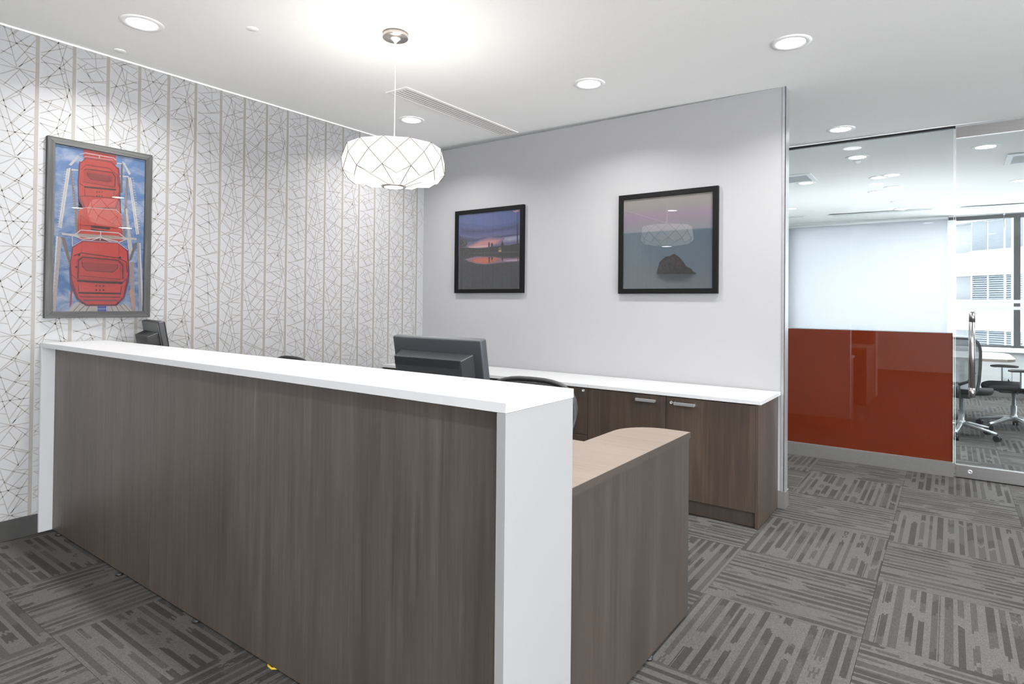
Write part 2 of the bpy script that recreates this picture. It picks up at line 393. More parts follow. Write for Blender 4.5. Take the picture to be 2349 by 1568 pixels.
# print data: ink colour and polygon corners in thousandths of the print size; wallpaper lines in 0.1 mm
ART1=[((205,203,205),[[(136,885),(237,956),(247,940),(163,880)]]),((120,115,115),[[(134,883),(161,878),(164,882),(137,887)]]),((135,118,112),[[(159,855),(179,853),(261,475),(224,481)]]),((220,217,215),[[(119,859),(159,870),(77,500),(40,506)]]),((170,165,165),[[(137,864),(56,503),(60,503),(141,864)]]),((205,200,198),[[(168,865),(240,866),(240,858),(169,855)]]),((215,212,212),[[(728,962),(749,961),(835,893),(812,882)]]),((215,210,208),[[(671,950),(731,950),(731,943),(671,942)]]),((215,210,208),[[(696,871),(809,876),(809,868),(696,861)]]),((120,105,100),[[(716,946),(737,948),(737,760),(710,758)]]),((140,125,120),[[(779,861),(807,860),(779,451),(746,449)]]),((222,219,217),[[(802,867),(837,868),(948,510),(910,502)]]),((165,160,165),[[(819,865),(923,508),(928,509),(824,865)]]),((200,195,195),[[(777,664),(797,665),(870,405),(832,371)]]),((205,205,210),[[(94,839),(113,839),(114,843),(95,843)]]),((195,195,205),[[(176,839),(187,839),(188,842),(178,842)]]),((210,205,210),[[(846,865),(871,866),(871,870),(847,869)]]),((205,205,210),[[(91,823),(109,823),(110,827),(92,827)]]),((195,195,205),[[(178,823),(189,822),(190,825),(179,826)]]),((210,205,210),[[(850,850),(875,850),(876,854),(851,854)]]),((205,205,210),[[(88,807),(106,807),(107,811),(89,811)]]),((195,195,205),[[(180,806),(191,806),(192,809),(181,810)]]),((210,205,210),[[(854,834),(879,835),(880,839),(855,838)]]),((205,205,210),[[(85,791),(103,791),(104,795),(85,795)]]),((195,195,205),[[(181,790),(192,789),(193,793),(183,793)]]),((210,205,210),[[(858,819),(883,819),(884,823),(859,823)]]),((205,205,210),[[(81,776),(100,775),(100,779),(82,779)]]),((195,195,205),[[(183,774),(194,773),(195,776),(184,777)]]),((210,205,210),[[(862,803),(887,804),(888,808),(863,807)]]),((205,205,210),[[(78,760),(96,760),(97,763),(79,763)]]),((195,195,205),[[(185,757),(195,757),(197,760),(186,760)]]),((210,205,210),[[(867,788),(891,788),(892,792),(867,792)]]),((205,205,210),[[(75,744),(93,744),(94,748),(76,748)]]),((195,195,205),[[(186,741),(197,740),(198,743),(188,744)]]),((210,205,210),[[(871,772),(896,773),(896,777),(872,777)]]),((205,205,210),[[(71,728),(90,728),(91,732),(72,732)]]),((195,195,205),[[(188,724),(199,724),(200,727),(189,728)]]),((210,205,210),[[(875,757),(900,757),(901,761),(876,761)]]),((205,205,210),[[(68,712),(87,712),(87,716),(69,716)]]),((195,195,205),[[(190,708),(200,707),(202,710),(191,711)]]),((210,205,210),[[(879,741),(904,742),(905,746),(880,746)]]),((205,205,210),[[(65,696),(83,696),(84,700),(66,700)]]),((195,195,205),[[(191,692),(202,691),(203,694),(193,695)]]),((210,205,210),[[(883,726),(908,726),(909,730),(884,730)]]),((205,205,210),[[(62,680),(80,680),(81,684),(62,684)]]),((195,195,205),[[(193,675),(204,674),(205,677),(194,678)]]),((210,205,210),[[(887,710),(912,710),(913,715),(888,715)]]),((205,205,210),[[(58,665),(77,664),(78,668),(59,668)]]),((195,195,205),[[(195,659),(205,658),(207,661),(196,662)]]),((210,205,210),[[(892,695),(917,695),(917,699),(892,699)]]),((205,205,210),[[(55,649),(73,648),(74,652),(56,653)]]),((195,195,205),[[(196,642),(207,641),(208,645),(197,645)]]),((210,205,210),[[(896,679),(921,679),(922,683),(897,683)]]),((205,205,210),[[(52,633),(70,633),(71,636),(53,637)]]),((195,195,205),[[(198,626),(209,625),(210,628),(199,629)]]),((210,205,210),[[(900,664),(925,664),(926,668),(901,668)]]),((205,205,210),[[(49,617),(67,617),(68,621),(50,621)]]),((195,195,205),[[(200,609),(210,609),(212,612),(201,612)]]),((210,205,210),[[(904,648),(929,648),(930,652),(905,652)]]),((205,205,210),[[(45,601),(64,601),(65,605),(46,605)]]),((195,195,205),[[(201,593),(212,592),(213,595),(202,596)]]),((210,205,210),[[(908,633),(933,632),(934,637),(909,637)]]),((205,205,210),[[(42,586),(60,585),(61,589),(43,589)]]),((195,195,205),[[(203,576),(214,576),(215,579),(204,580)]]),((210,205,210),[[(913,617),(938,617),(938,621),(913,621)]]),((205,205,210),[[(39,570),(57,569),(58,573),(40,574)]]),((195,195,205),[[(205,560),(215,559),(217,562),(206,563)]]),((210,205,210),[[(917,601),(942,601),(943,605),(918,606)]]),((205,205,210),[[(36,554),(54,554),(55,557),(37,558)]]),((195,195,205),[[(206,544),(217,543),(218,546),(207,547)]]),((210,205,210),[[(921,586),(946,585),(947,590),(922,590)]]),((205,205,210),[[(33,538),(51,538),(52,542),(33,542)]]),((195,195,205),[[(208,527),(219,526),(220,529),(209,530)]]),((210,205,210),[[(925,570),(950,570),(951,574),(926,574)]]),((205,205,210),[[(29,523),(47,522),(48,526),(30,527)]]),((195,195,205),[[(209,511),(220,510),(222,513),(211,514)]]),((210,205,210),[[(929,554),(955,554),(955,558),(930,559)]]),((205,205,210),[[(26,507),(44,506),(45,510),(27,511)]]),((195,195,205),[[(211,494),(222,493),(223,496),(212,497)]]),((210,205,210),[[(934,539),(959,538),(960,543),(934,543)]]),((185,172,170),[[(23,452),(81,443),(28,2),(3,2),(0,130)]]),((222,220,220),[[(23,452),(41,451),(5,123),(0,123)]]),((125,112,108),[[(70,450),(115,445),(174,309),(165,270)]]),((190,190,200),[[(72,396),(90,400),(89,402),(71,399)]]),((215,215,220),[[(14,431),(28,430),(29,434),(15,435)]]),((190,190,200),[[(79,387),(97,390),(95,393),(77,389)]]),((215,215,220),[[(14,409),(28,408),(29,411),(15,412)]]),((190,190,200),[[(85,377),(103,381),(102,384),(83,380)]]),((215,215,220),[[(13,387),(27,386),(28,389),(14,390)]]),((190,190,200),[[(91,368),(109,372),(108,375),(90,371)]]),((215,215,220),[[(12,364),(27,363),(28,367),(14,368)]]),((190,190,200),[[(98,359),(116,363),(114,366),(96,362)]]),((215,215,220),[[(12,342),(26,341),(27,345),(13,346)]]),((190,190,200),[[(104,350),(122,354),(121,357),(102,353)]]),((215,215,220),[[(11,320),(26,319),(27,323),(12,324)]]),((190,190,200),[[(110,341),(129,345),(127,347),(109,344)]]),((215,215,220),[[(11,298),(25,297),(26,301),(12,302)]]),((190,190,200),[[(117,332),(135,335),(133,338),(115,335)]]),((215,215,220),[[(10,276),(25,275),(26,279),(11,280)]]),((190,190,200),[[(123,322),(141,326),(140,329),(121,325)]]),((215,215,220),[[(10,254),(24,253),(25,256),(11,258)]]),((190,190,200),[[(129,313),(148,317),(146,320),(128,316)]]),((215,215,220),[[(9,232),(24,231),(25,234),(10,236)]]),((190,190,200),[[(136,304),(154,308),(153,311),(134,307)]]),((215,215,220),[[(9,210),(23,209),(24,212),(10,213)]]),((190,190,200),[[(142,295),(161,298),(159,301),(141,298)]]),((215,215,220),[[(8,188),(23,186),(24,190),(9,191)]]),((190,190,200),[[(148,286),(167,289),(165,292),(147,288)]]),((215,215,220),[[(8,166),(22,164),(23,168),(9,169)]]),((190,190,200),[[(155,276),(173,280),(172,283),(153,279)]]),((215,215,220),[[(7,144),(22,142),(23,146),(8,147)]]),((168,163,168),[[(923,453),(962,450),(1000,0),(960,0)]]),((225,222,225),[[(949,451),(965,451),(1000,125),(996,8)]]),((125,112,108),[[(887,443),(924,453),(859,339),(823,325)]]),((165,150,150),[[(834,321),(884,327),(916,4),(879,4),(837,222)]]),((188,178,176),[[(145,0),(237,63),(452,39),(684,41),(804,53),(890,0)]]),((58,84,160),[[(459,39),(584,38),(590,0),(463,0)]]),((210,210,215),[[(462,39),(463,0),(472,0),(470,39)]]),((210,210,215),[[(574,39),(575,0),(584,0),(583,39)]]),((190,190,200),[[(467,19),(579,19),(579,22),(467,22)]]),((95,85,92),[[(208,0),(287,51),(282,53),(203,3)]]),((95,85,92),[[(262,0),(336,39),(331,42),(257,3)]]),((95,85,92),[[(344,0),(385,35),(379,38),(338,2)]]),((95,85,92),[[(659,1),(628,38),(622,36),(652,0)]]),((95,85,92),[[(726,1),(687,42),(681,40),(719,0)]]),((95,85,92),[[(808,1),(724,50),(718,48),(803,0)]]),((95,85,92),[[(862,1),(776,51),(771,48),(856,0)]]),((185,40,50),[[(180,136),(196,125),(193,48),(172,25)]]),((196,150,130),[[(849,161),(886,132),(904,41),(882,4),(852,82),(835,123)]]),((196,58,46),[[(292,996),(652,993),(660,932),(294,937)]]),((225,215,222),[[(251,958),(313,972),(311,976),(250,962)],[(311,972),(625,972),(626,976),(312,976)],[(623,972),(653,961),(658,965),(628,976)]]),((210,200,208),[[(293,944),(314,952),(311,954),(291,946)],[(312,952),(619,958),(619,961),(313,955)]]),((215,205,212),[[(462,974),(462,958),(471,959),(470,975)]]),((178,48,42),[[(245,917),(690,919),(706,692),(746,466),(253,443),(287,648),(245,691)]]),((112,36,66),[[(245,901),(315,945),(600,949),(693,909),(712,790),(705,720),(665,657),(311,634),(241,703),(235,795)]]),((204,58,48),[[(256,901),(320,940),(597,943),(680,906),(697,797),(687,723),(653,662),(322,641),(254,708),(246,793)]]),((96,26,40),[[(269,867),(323,901),(319,903),(265,869)],[(320,900),(576,902),(577,907),(321,904)],[(574,903),(671,867),(676,870),(579,906)],[(670,868),(687,796),(694,797),(677,869)]]),((186,48,42),[[(299,867),(322,877),(617,881),(652,855),(643,789),(297,795)]]),((70,20,26),[[(301,865),(324,875),(319,879),(296,869)],[(321,874),(616,879),(617,884),(322,880)],[(613,880),(647,853),(656,856),(621,883)],[(646,854),(641,793),(651,793),(657,855)]]),((90,25,30),[[(296,794),(643,787),(644,791),(297,797)]]),((150,44,42),[[(329,856),(609,859),(604,830),(569,818),(372,817),(341,833)]]),((100,30,32),[[(327,855),(338,833),(344,834),(332,857)],[(339,832),(370,816),(374,818),(343,835)],[(372,816),(569,816),(569,819),(372,819)],[(570,816),(605,829),(602,832),(568,819)]]),((60,30,28),[[(306,761),(661,769),(662,780),(308,771)]]),((100,30,34),[[(247,783),(305,765),(309,768),(251,787)]]),((206,62,50),[[(312,753),(640,762),(633,729),(313,720)]]),((90,26,34),[[(252,702),(313,710),(312,714),(251,705)],[(313,710),(636,718),(637,722),(313,714)],[(639,718),(695,755),(689,757),(634,721)]]),((90,26,34),[[(309,753),(310,716),(316,716),(314,754)]]),((90,26,34),[[(637,762),(630,726),(636,726),(643,762)]]),((70,22,26),[[(437,741),(451,742),(452,749),(438,749)]]),((70,22,26),[[(438,717),(452,717),(453,724),(439,724)]]),((70,22,26),[[(465,744),(480,744),(481,751),(467,751)]]),((70,22,26),[[(466,719),(480,719),(482,726),(467,726)]]),((70,22,26),[[(494,746),(508,746),(509,753),(495,753)]]),((70,22,26),[[(495,721),(509,721),(510,728),(496,728)]]),((208,66,50),[[(241,617),(315,640),(665,649),(732,620),(737,449),(253,443)]]),((225,190,195),[[(244,616),(319,639),(317,642),(242,619)],[(318,639),(665,647),(666,650),(318,642)],[(663,647),(727,619),(731,621),(667,650)]]),((140,40,40),[[(268,592),(273,460),(278,460),(274,592)]]),((140,40,40),[[(269,591),(365,546),(368,548),(273,593)]]),((140,40,40),[[(694,611),(607,549),(612,547),(699,609)]]),((120,35,38),[[(263,529),(698,530),(699,535),(264,533)]]),((70,26,24),[[(384,520),(594,518),(597,534),(386,536)]]),((70,26,24),[[(384,505),(595,497),(597,508),(387,515)]]),((110,34,34),[[(383,449),(554,465),(613,444),(384,440)]]),((206,200,198),[[(74,475),(191,473),(914,480),(914,468),(355,456),(80,461)]]),((175,160,150),[[(218,477),(700,484),(746,466),(468,459),(273,458)]]),((212,205,212),[[(199,348),(191,456),(181,456),(190,348)],[(189,454),(281,499),(275,503),(183,458)],[(278,498),(699,500),(700,506),(278,503)],[(696,500),(803,462),(810,467),(703,505)],[(801,464),(815,403),(826,404),(812,465)]]),((212,205,212),[[(490,506),(484,446),(494,446),(500,506)]]),((212,205,212),[[(294,443),(489,463),(488,469),(293,448)],[(488,463),(693,444),(695,450),(490,469)]]),((212,205,212),[[(487,469),(368,439),(371,434),(491,463)]]),((212,205,212),[[(487,463),(611,441),(614,446),(491,469)]]),((212,205,212),[[(190,461),(299,443),(302,448),(193,466)]]),((212,205,212),[[(789,470),(699,446),(703,441),(793,465)]]),((112,34,66),[[(294,439),(694,443),(816,396),(834,272),(830,193),(778,90),(687,39),(347,37),(243,79),(174,163),(160,263),(188,396)]]),((198,54,48),[[(298,430),(690,436),(800,390),(816,247),(763,98),(672,47),(357,45),(263,87),(195,194),(175,301),(200,391)]]),((208,62,52),[[(298,428),(690,434),(793,392),(799,320),(707,343),(289,363),(206,341),(201,391)]]),((225,175,190),[[(195,397),(295,436),(292,439),(192,400)],[(294,436),(694,439),(694,442),(294,439)],[(692,439),(810,395),(813,398),(696,442)]]),((74,22,34),[[(207,339),(291,360),(288,364),(204,343)],[(289,359),(707,341),(708,346),(290,364)],[(705,341),(790,319),(795,324),(709,346)],[(788,321),(802,254),(811,255),(797,322)]]),((140,40,40),[[(288,426),(287,363),(291,363),(292,426)]]),((140,40,40),[[(700,431),(705,343),(710,344),(704,431)]]),((176,46,42),[[(236,319),(297,342),(723,334),(784,303),(787,213),(679,193),(240,199)]]),((80,22,30),[[(259,203),(262,316),(251,315),(248,203)],[(260,313),(307,334),(300,339),(253,318)],[(303,333),(697,325),(698,332),(304,340)],[(693,326),(750,296),(758,301),(702,331)],[(748,298),(750,212),(763,213),(760,299)]]),((196,54,46),[[(280,312),(705,311),(726,220),(679,203),(266,212)]]),((90,26,32),[[(269,221),(726,206),(727,210),(269,224)]]),((160,44,42),[[(294,309),(694,304),(694,278),(636,252),(350,255),(300,278)]]),((84,26,30),[[(289,308),(296,278),(304,278),(298,309)],[(297,276),(348,253),(353,257),(303,280)],[(350,253),(636,250),(636,255),(350,257)],[(639,250),(697,276),(692,280),(633,254)],[(699,278),(698,304),(689,304),(690,278)]]),((58,26,26),[[(246,185),(447,180),(448,194),(247,198)],[(447,180),(754,179),(754,193),(448,194)]]),((110,40,60),[[(175,231),(251,190),(256,193),(181,234)]]),((120,50,90),[[(816,225),(749,191),(759,185),(827,219)]]),((206,62,52),[[(261,166),(740,165),(732,126),(262,127)]]),((80,24,32),[[(258,166),(259,125),(266,126),(264,166)]]),((80,24,32),[[(736,165),(728,124),(736,124),(744,165)]]),((64,20,24),[[(442,158),(462,158),(463,167),(443,168)]]),((64,20,24),[[(443,132),(463,132),(464,141),(444,142)]]),((64,20,24),[[(483,159),(503,158),(504,168),(484,168)]]),((64,20,24),[[(484,133),(504,132),(505,142),(485,142)]]),((64,20,24),[[(525,159),(545,159),(546,169),(526,169)]]),((64,20,24),[[(526,133),(546,133),(547,142),(527,143)]]),((66,26,30),[[(262,113),(741,112),(741,123),(262,123)]]),((80,26,34),[[(277,92),(727,92),(727,98),(277,97)]]),((120,60,80),[[(312,68),(705,69),(705,78),(312,78)]]),((80,24,40),[[(304,58),(352,45),(355,48),(307,62)],[(354,45),(676,45),(676,49),(354,49)],[(678,46),(722,60),(719,63),(674,49)]]),((50,20,30),[[(707,342),(731,343),(731,354),(707,353)]]),((50,20,30),[[(252,342),(273,343),(273,354),(251,353)]]),((50,20,30),[[(224,268),(246,269),(245,279),(224,279)]]),((50,20,30),[[(694,53),(718,53),(717,65),(694,64)]]),((50,20,30),[[(294,52),(316,52),(316,63),(294,63)]])]
ART2=[((84,100,160),[[(18,900),(522,813),(1000,845),(1000,539),(23,552)]]),((89,101,158),[[(19,854),(522,777),(1000,809),(1000,542),(23,552)]]),((95,103,156),[[(19,809),(522,740),(1000,774),(1000,545),(23,552)]]),((100,104,155),[[(20,764),(523,703),(1000,738),(1000,549),(23,552)]]),((106,106,153),[[(20,719),(523,666),(1000,703),(1000,552),(23,552)]]),((112,108,152),[[(21,674),(524,630),(1000,668),(1000,555),(23,552)]]),((82,94,150),[[(19,847),(306,794),(627,790),(1000,812),(1000,748),(586,726),(174,717),(20,743)]]),((78,88,140),[[(40,828),(306,784),(627,780),(986,804),(987,758),(586,734),(174,731),(41,755)]]),((74,83,131),[[(62,808),(306,774),(627,770),(960,795),(960,769),(586,741),(174,744),(62,766)]]),((70,78,122),[[(83,788),(306,763),(628,760),(933,786),(933,779),(586,749),(174,758),(83,777)]]),((84,92,140),[[(20,717),(308,667),(629,682),(1000,692),(1000,668),(587,643),(176,623),(22,636)]]),((76,84,129),[[(27,704),(308,662),(629,677),(1000,689),(1000,671),(587,647),(175,628),(28,642)]]),((69,76,118),[[(33,690),(308,656),(629,672),(987,686),(988,674),(587,652),(175,634),(34,649)]]),((62,68,108),[[(39,676),(308,651),(629,667),(974,683),(974,678),(587,656),(175,640),(40,656)]]),((128,128,170),[[(670,655),(1000,676),(1000,603),(855,587),(671,602)]]),((142,141,179),[[(707,651),(1000,672),(1000,611),(855,595),(710,607)]]),((157,154,188),[[(743,647),(1000,668),(1000,619),(855,603),(748,613)]]),((171,167,197),[[(779,644),(1000,665),(1000,627),(855,611),(787,618)]]),((186,180,206),[[(814,640),(1000,661),(1000,635),(855,618),(825,623)]]),((126,112,152),[[(143,578),(373,651),(534,676),(774,649),(713,583),(483,538),(154,546)]]),((142,118,151),[[(156,576),(377,645),(532,668),(757,644),(696,584),(479,541),(166,548)]]),((158,124,151),[[(169,574),(381,639),(531,660),(739,640),(678,585),(475,544),(178,550)]]),((175,131,151),[[(182,573),(384,634),(529,653),(722,635),(661,586),(472,547),(190,552)]]),((191,137,150),[[(195,571),(388,628),(527,645),(705,631),(644,587),(468,550),(202,553)]]),((207,143,150),[[(208,569),(392,622),(526,637),(688,626),(626,588),(465,553),(214,555)]]),((224,150,150),[[(221,567),(396,616),(524,630),(671,622),(609,589),(461,556),(225,557)]]),((214,150,160),[[(165,563),(374,587),(525,583),(609,572),(482,541),(177,549)]]),((227,173,175),[[(176,560),(364,577),(514,575),(567,566),(461,547),(185,549)]]),((240,196,190),[[(188,557),(353,568),(503,567),(525,559),(439,553),(194,550)]]),((44,43,48),[[(23,566),(176,556),(375,536),(567,547),(692,555),(856,556),(1000,574),(1000,434),(24,448)]]),((72,72,80),[[(244,481),(1000,475),(1000,458),(244,472)]]),((46,46,50),[[(24,474),(1000,455),(1000,378),(25,405)]]),((52,54,60),[[(24,448),(1000,410),(1000,0),(31,4)]]),((96,84,104),[[(100,404),(311,437),(590,423),(736,398),(1000,394),(1000,343),(736,334),(485,320),(312,336),(179,371)]]),((117,97,118),[[(107,403),(311,434),(590,421),(736,395),(1000,390),(1000,347),(736,339),(485,324),(312,339),(183,372)]]),((138,110,132),[[(115,403),(311,431),(590,418),(736,392),(1000,387),(1000,351),(736,344),(485,327),(312,342),(186,374)]]),((160,124,146),[[(122,402),(311,427),(590,415),(736,388),(1000,383),(1000,356),(736,349),(485,330),(312,346),(190,375)]]),((170,118,132),[[(167,395),(355,422),(611,414),(736,388),(612,343),(442,328),(268,354)]]),((183,117,120),[[(193,392),(366,418),(601,411),(710,387),(601,347),(442,332),(279,356)]]),((196,117,108),[[(218,390),(377,415),(590,408),(684,385),(591,352),(442,337),(290,358)]]),((209,116,96),[[(243,387),(387,411),(580,405),(658,384),(580,356),(442,341),(301,361)]]),((222,116,84),[[(268,385),(398,407),(569,403),(632,382),(570,361),(442,345),(312,363)]]),((160,130,160),[[(695,373),(1000,381),(1000,346),(777,349)]]),((182,153,180),[[(736,370),(1000,376),(1000,351),(798,352)]]),((204,176,200),[[(777,367),(1000,372),(1000,356),(818,354)]]),((56,55,60),[[(20,726),(167,614),(113,566),(23,570)]]),((105,100,110),[[(35,697),(116,615),(123,619),(43,701)],[(117,620),(49,589),(55,583),(122,614)]]),((40,42,60),[[(962,969),(964,800),(970,799),(968,969)]]),((40,42,60),[[(958,816),(961,558),(979,557),(976,815)]]),((90,60,80),[[(971,412),(972,307),(986,307),(984,411)]]),((30,28,34),[[(508,550),(511,605),(524,616),(537,579),(533,549)]]),((36,34,40),[[(709,557),(733,618),(762,568),(758,551)]]),((60,50,60),[[(550,551),(554,591),(567,602),(592,576),(580,550)]]),((34,32,38),[[(514,420),(539,419),(532,326),(519,363)]]),((60,50,60),[[(715,412),(760,407),(744,349)]]),((70,60,70),[[(552,418),(594,413),(570,361)]]),((205,170,120),[[(677,503),(722,501),(722,476),(677,478)]]),((120,110,90),[[(684,535),(713,534),(718,507),(681,509)]]),((205,170,185),[[(887,981),(947,990),(998,987),(981,966),(931,961)]])]
ART3=[((108,118,126),[[(364,165),(847,156),(807,113),(738,60),(497,56),(394,113)]]),((100,109,117),[[(373,165),(841,157),(793,117),(724,70),(503,67),(403,118)]]),((92,101,109),[[(382,165),(834,157),(779,122),(710,79),(509,77),(412,122)]]),((85,92,100),[[(391,165),(827,157),(765,126),(696,89),(514,87),(421,127)]]),((77,84,92),[[(400,165),(820,157),(752,130),(682,99),(520,98),(429,131)]]),((70,76,84),[[(409,164),(813,157),(738,134),(668,109),(526,108),(438,136)]]),((40,37,38),[[(391,172),(408,224),(415,245),(425,292),(459,320),(495,350),(538,351),(588,374),(613,360),(650,334),(688,289),(702,257),(723,236),(772,215),(799,183),(831,166),(820,157),(409,162)]]),((66,57,55),[[(452,244),(473,299),(538,324),(581,350),(603,294),(582,240),(554,186),(496,215)]]),((70,56,54),[[(610,294),(660,292),(674,238),(625,218)]]),((50,44,44),[[(695,223),(737,216),(765,181),(710,169)]]),((28,26,28),[[(500,234),(506,242),(513,231),(511,213),(501,216)]]),((58,50,48),[[(440,280),(451,286),(461,278),(457,266),(443,269)]]),((50,44,46),[[(484,212),(492,220),(500,209),(497,192),(486,195)]]),((28,26,28),[[(624,279),(632,290),(641,275),(638,253),(626,257)]]),((28,26,28),[[(544,321),(554,326),(564,319),(560,310),(546,312)]]),((28,26,28),[[(434,204),(444,210),(454,202),(450,190),(436,192)]]),((74,62,60),[[(549,203),(556,214),(564,198),(561,175),(551,179)]]),((50,44,46),[[(456,265),(461,277),(467,261),(465,236),(457,241)]]),((74,62,60),[[(606,244),(612,249),(619,242),(616,231),(607,233)]]),((28,26,28),[[(632,270),(642,282),(653,265),(649,242),(634,246)]]),((28,26,28),[[(606,214),(611,225),(616,210),(614,189),(607,193)]]),((50,44,46),[[(508,288),(515,297),(523,284),(520,266),(509,269)]]),((74,62,60),[[(452,204),(459,208),(466,202),(463,193),(453,194)]]),((34,31,32),[[(562,263),(566,271),(571,260),(569,242),(563,245)]]),((74,62,60),[[(543,233),(551,244),(559,228),(556,205),(545,209)]]),((28,26,28),[[(585,182),(591,185),(597,180),(595,172),(587,174)]]),((74,62,60),[[(590,187),(601,192),(612,184),(608,173),(592,175)]]),((58,50,48),[[(469,288),(480,294),(491,285),(486,273),(472,275)]]),((28,26,28),[[(705,215),(712,223),(719,212),(717,197),(707,200)]]),((74,62,60),[[(634,277),(645,287),(657,272),(652,251),(637,255)]]),((74,62,60),[[(562,221),(568,227),(573,219),(571,207),(563,209)]]),((28,26,28),[[(592,246),(596,253),(599,244),(598,230),(593,232)]]),((74,62,60),[[(522,264),(531,269),(539,262),(536,253),(524,255)]]),((50,44,46),[[(572,225),(579,234),(585,221),(583,202),(574,205)]]),((74,62,60),[[(428,264),(437,276),(446,259),(443,235),(430,239)]]),((58,50,48),[[(621,269),(629,273),(637,266),(634,257),(623,259)]]),((50,44,46),[[(522,264),(530,269),(538,261),(535,249),(523,252)]]),((58,50,48),[[(453,198),(464,207),(476,194),(471,175),(455,179)]]),((58,50,48),[[(519,283),(529,288),(539,281),(535,270),(521,272)]]),((74,62,60),[[(641,216),(645,224),(649,213),(648,195),(642,198)]]),((34,31,32),[[(634,262),(644,274),(654,258),(650,234),(636,238)]]),((58,50,48),[[(527,226),(538,233),(548,223),(544,209),(529,211)]]),((28,26,28),[[(667,265),(678,271),(689,262),(685,250),(670,253)]]),((28,26,28),[[(479,261),(489,270),(499,257),(495,239),(481,243)]]),((74,62,60),[[(534,294),(540,304),(546,290),(544,269),(535,273)]]),((34,31,32),[[(572,233),(578,241),(584,229),(582,213),(574,216)]]),((28,26,28),[[(716,221),(720,233),(723,217),(722,194),(717,198)]]),((58,50,48),[[(729,196),(740,207),(751,192),(747,169),(732,173)]]),((74,62,60),[[(431,230),(440,240),(450,226),(447,206),(433,209)]]),((28,26,28),[[(730,222),(735,225),(740,220),(738,213),(731,214)]]),((34,31,32),[[(430,206),(435,212),(440,204),(438,192),(431,194)]]),((84,62,58),[[(624,277),(644,279),(642,255),(622,253)]]),((30,27,29),[[(524,283),(553,296),(561,186),(540,173)]]),((28,25,27),[[(408,189),(554,178),(820,166),(820,157),(409,162)]])]
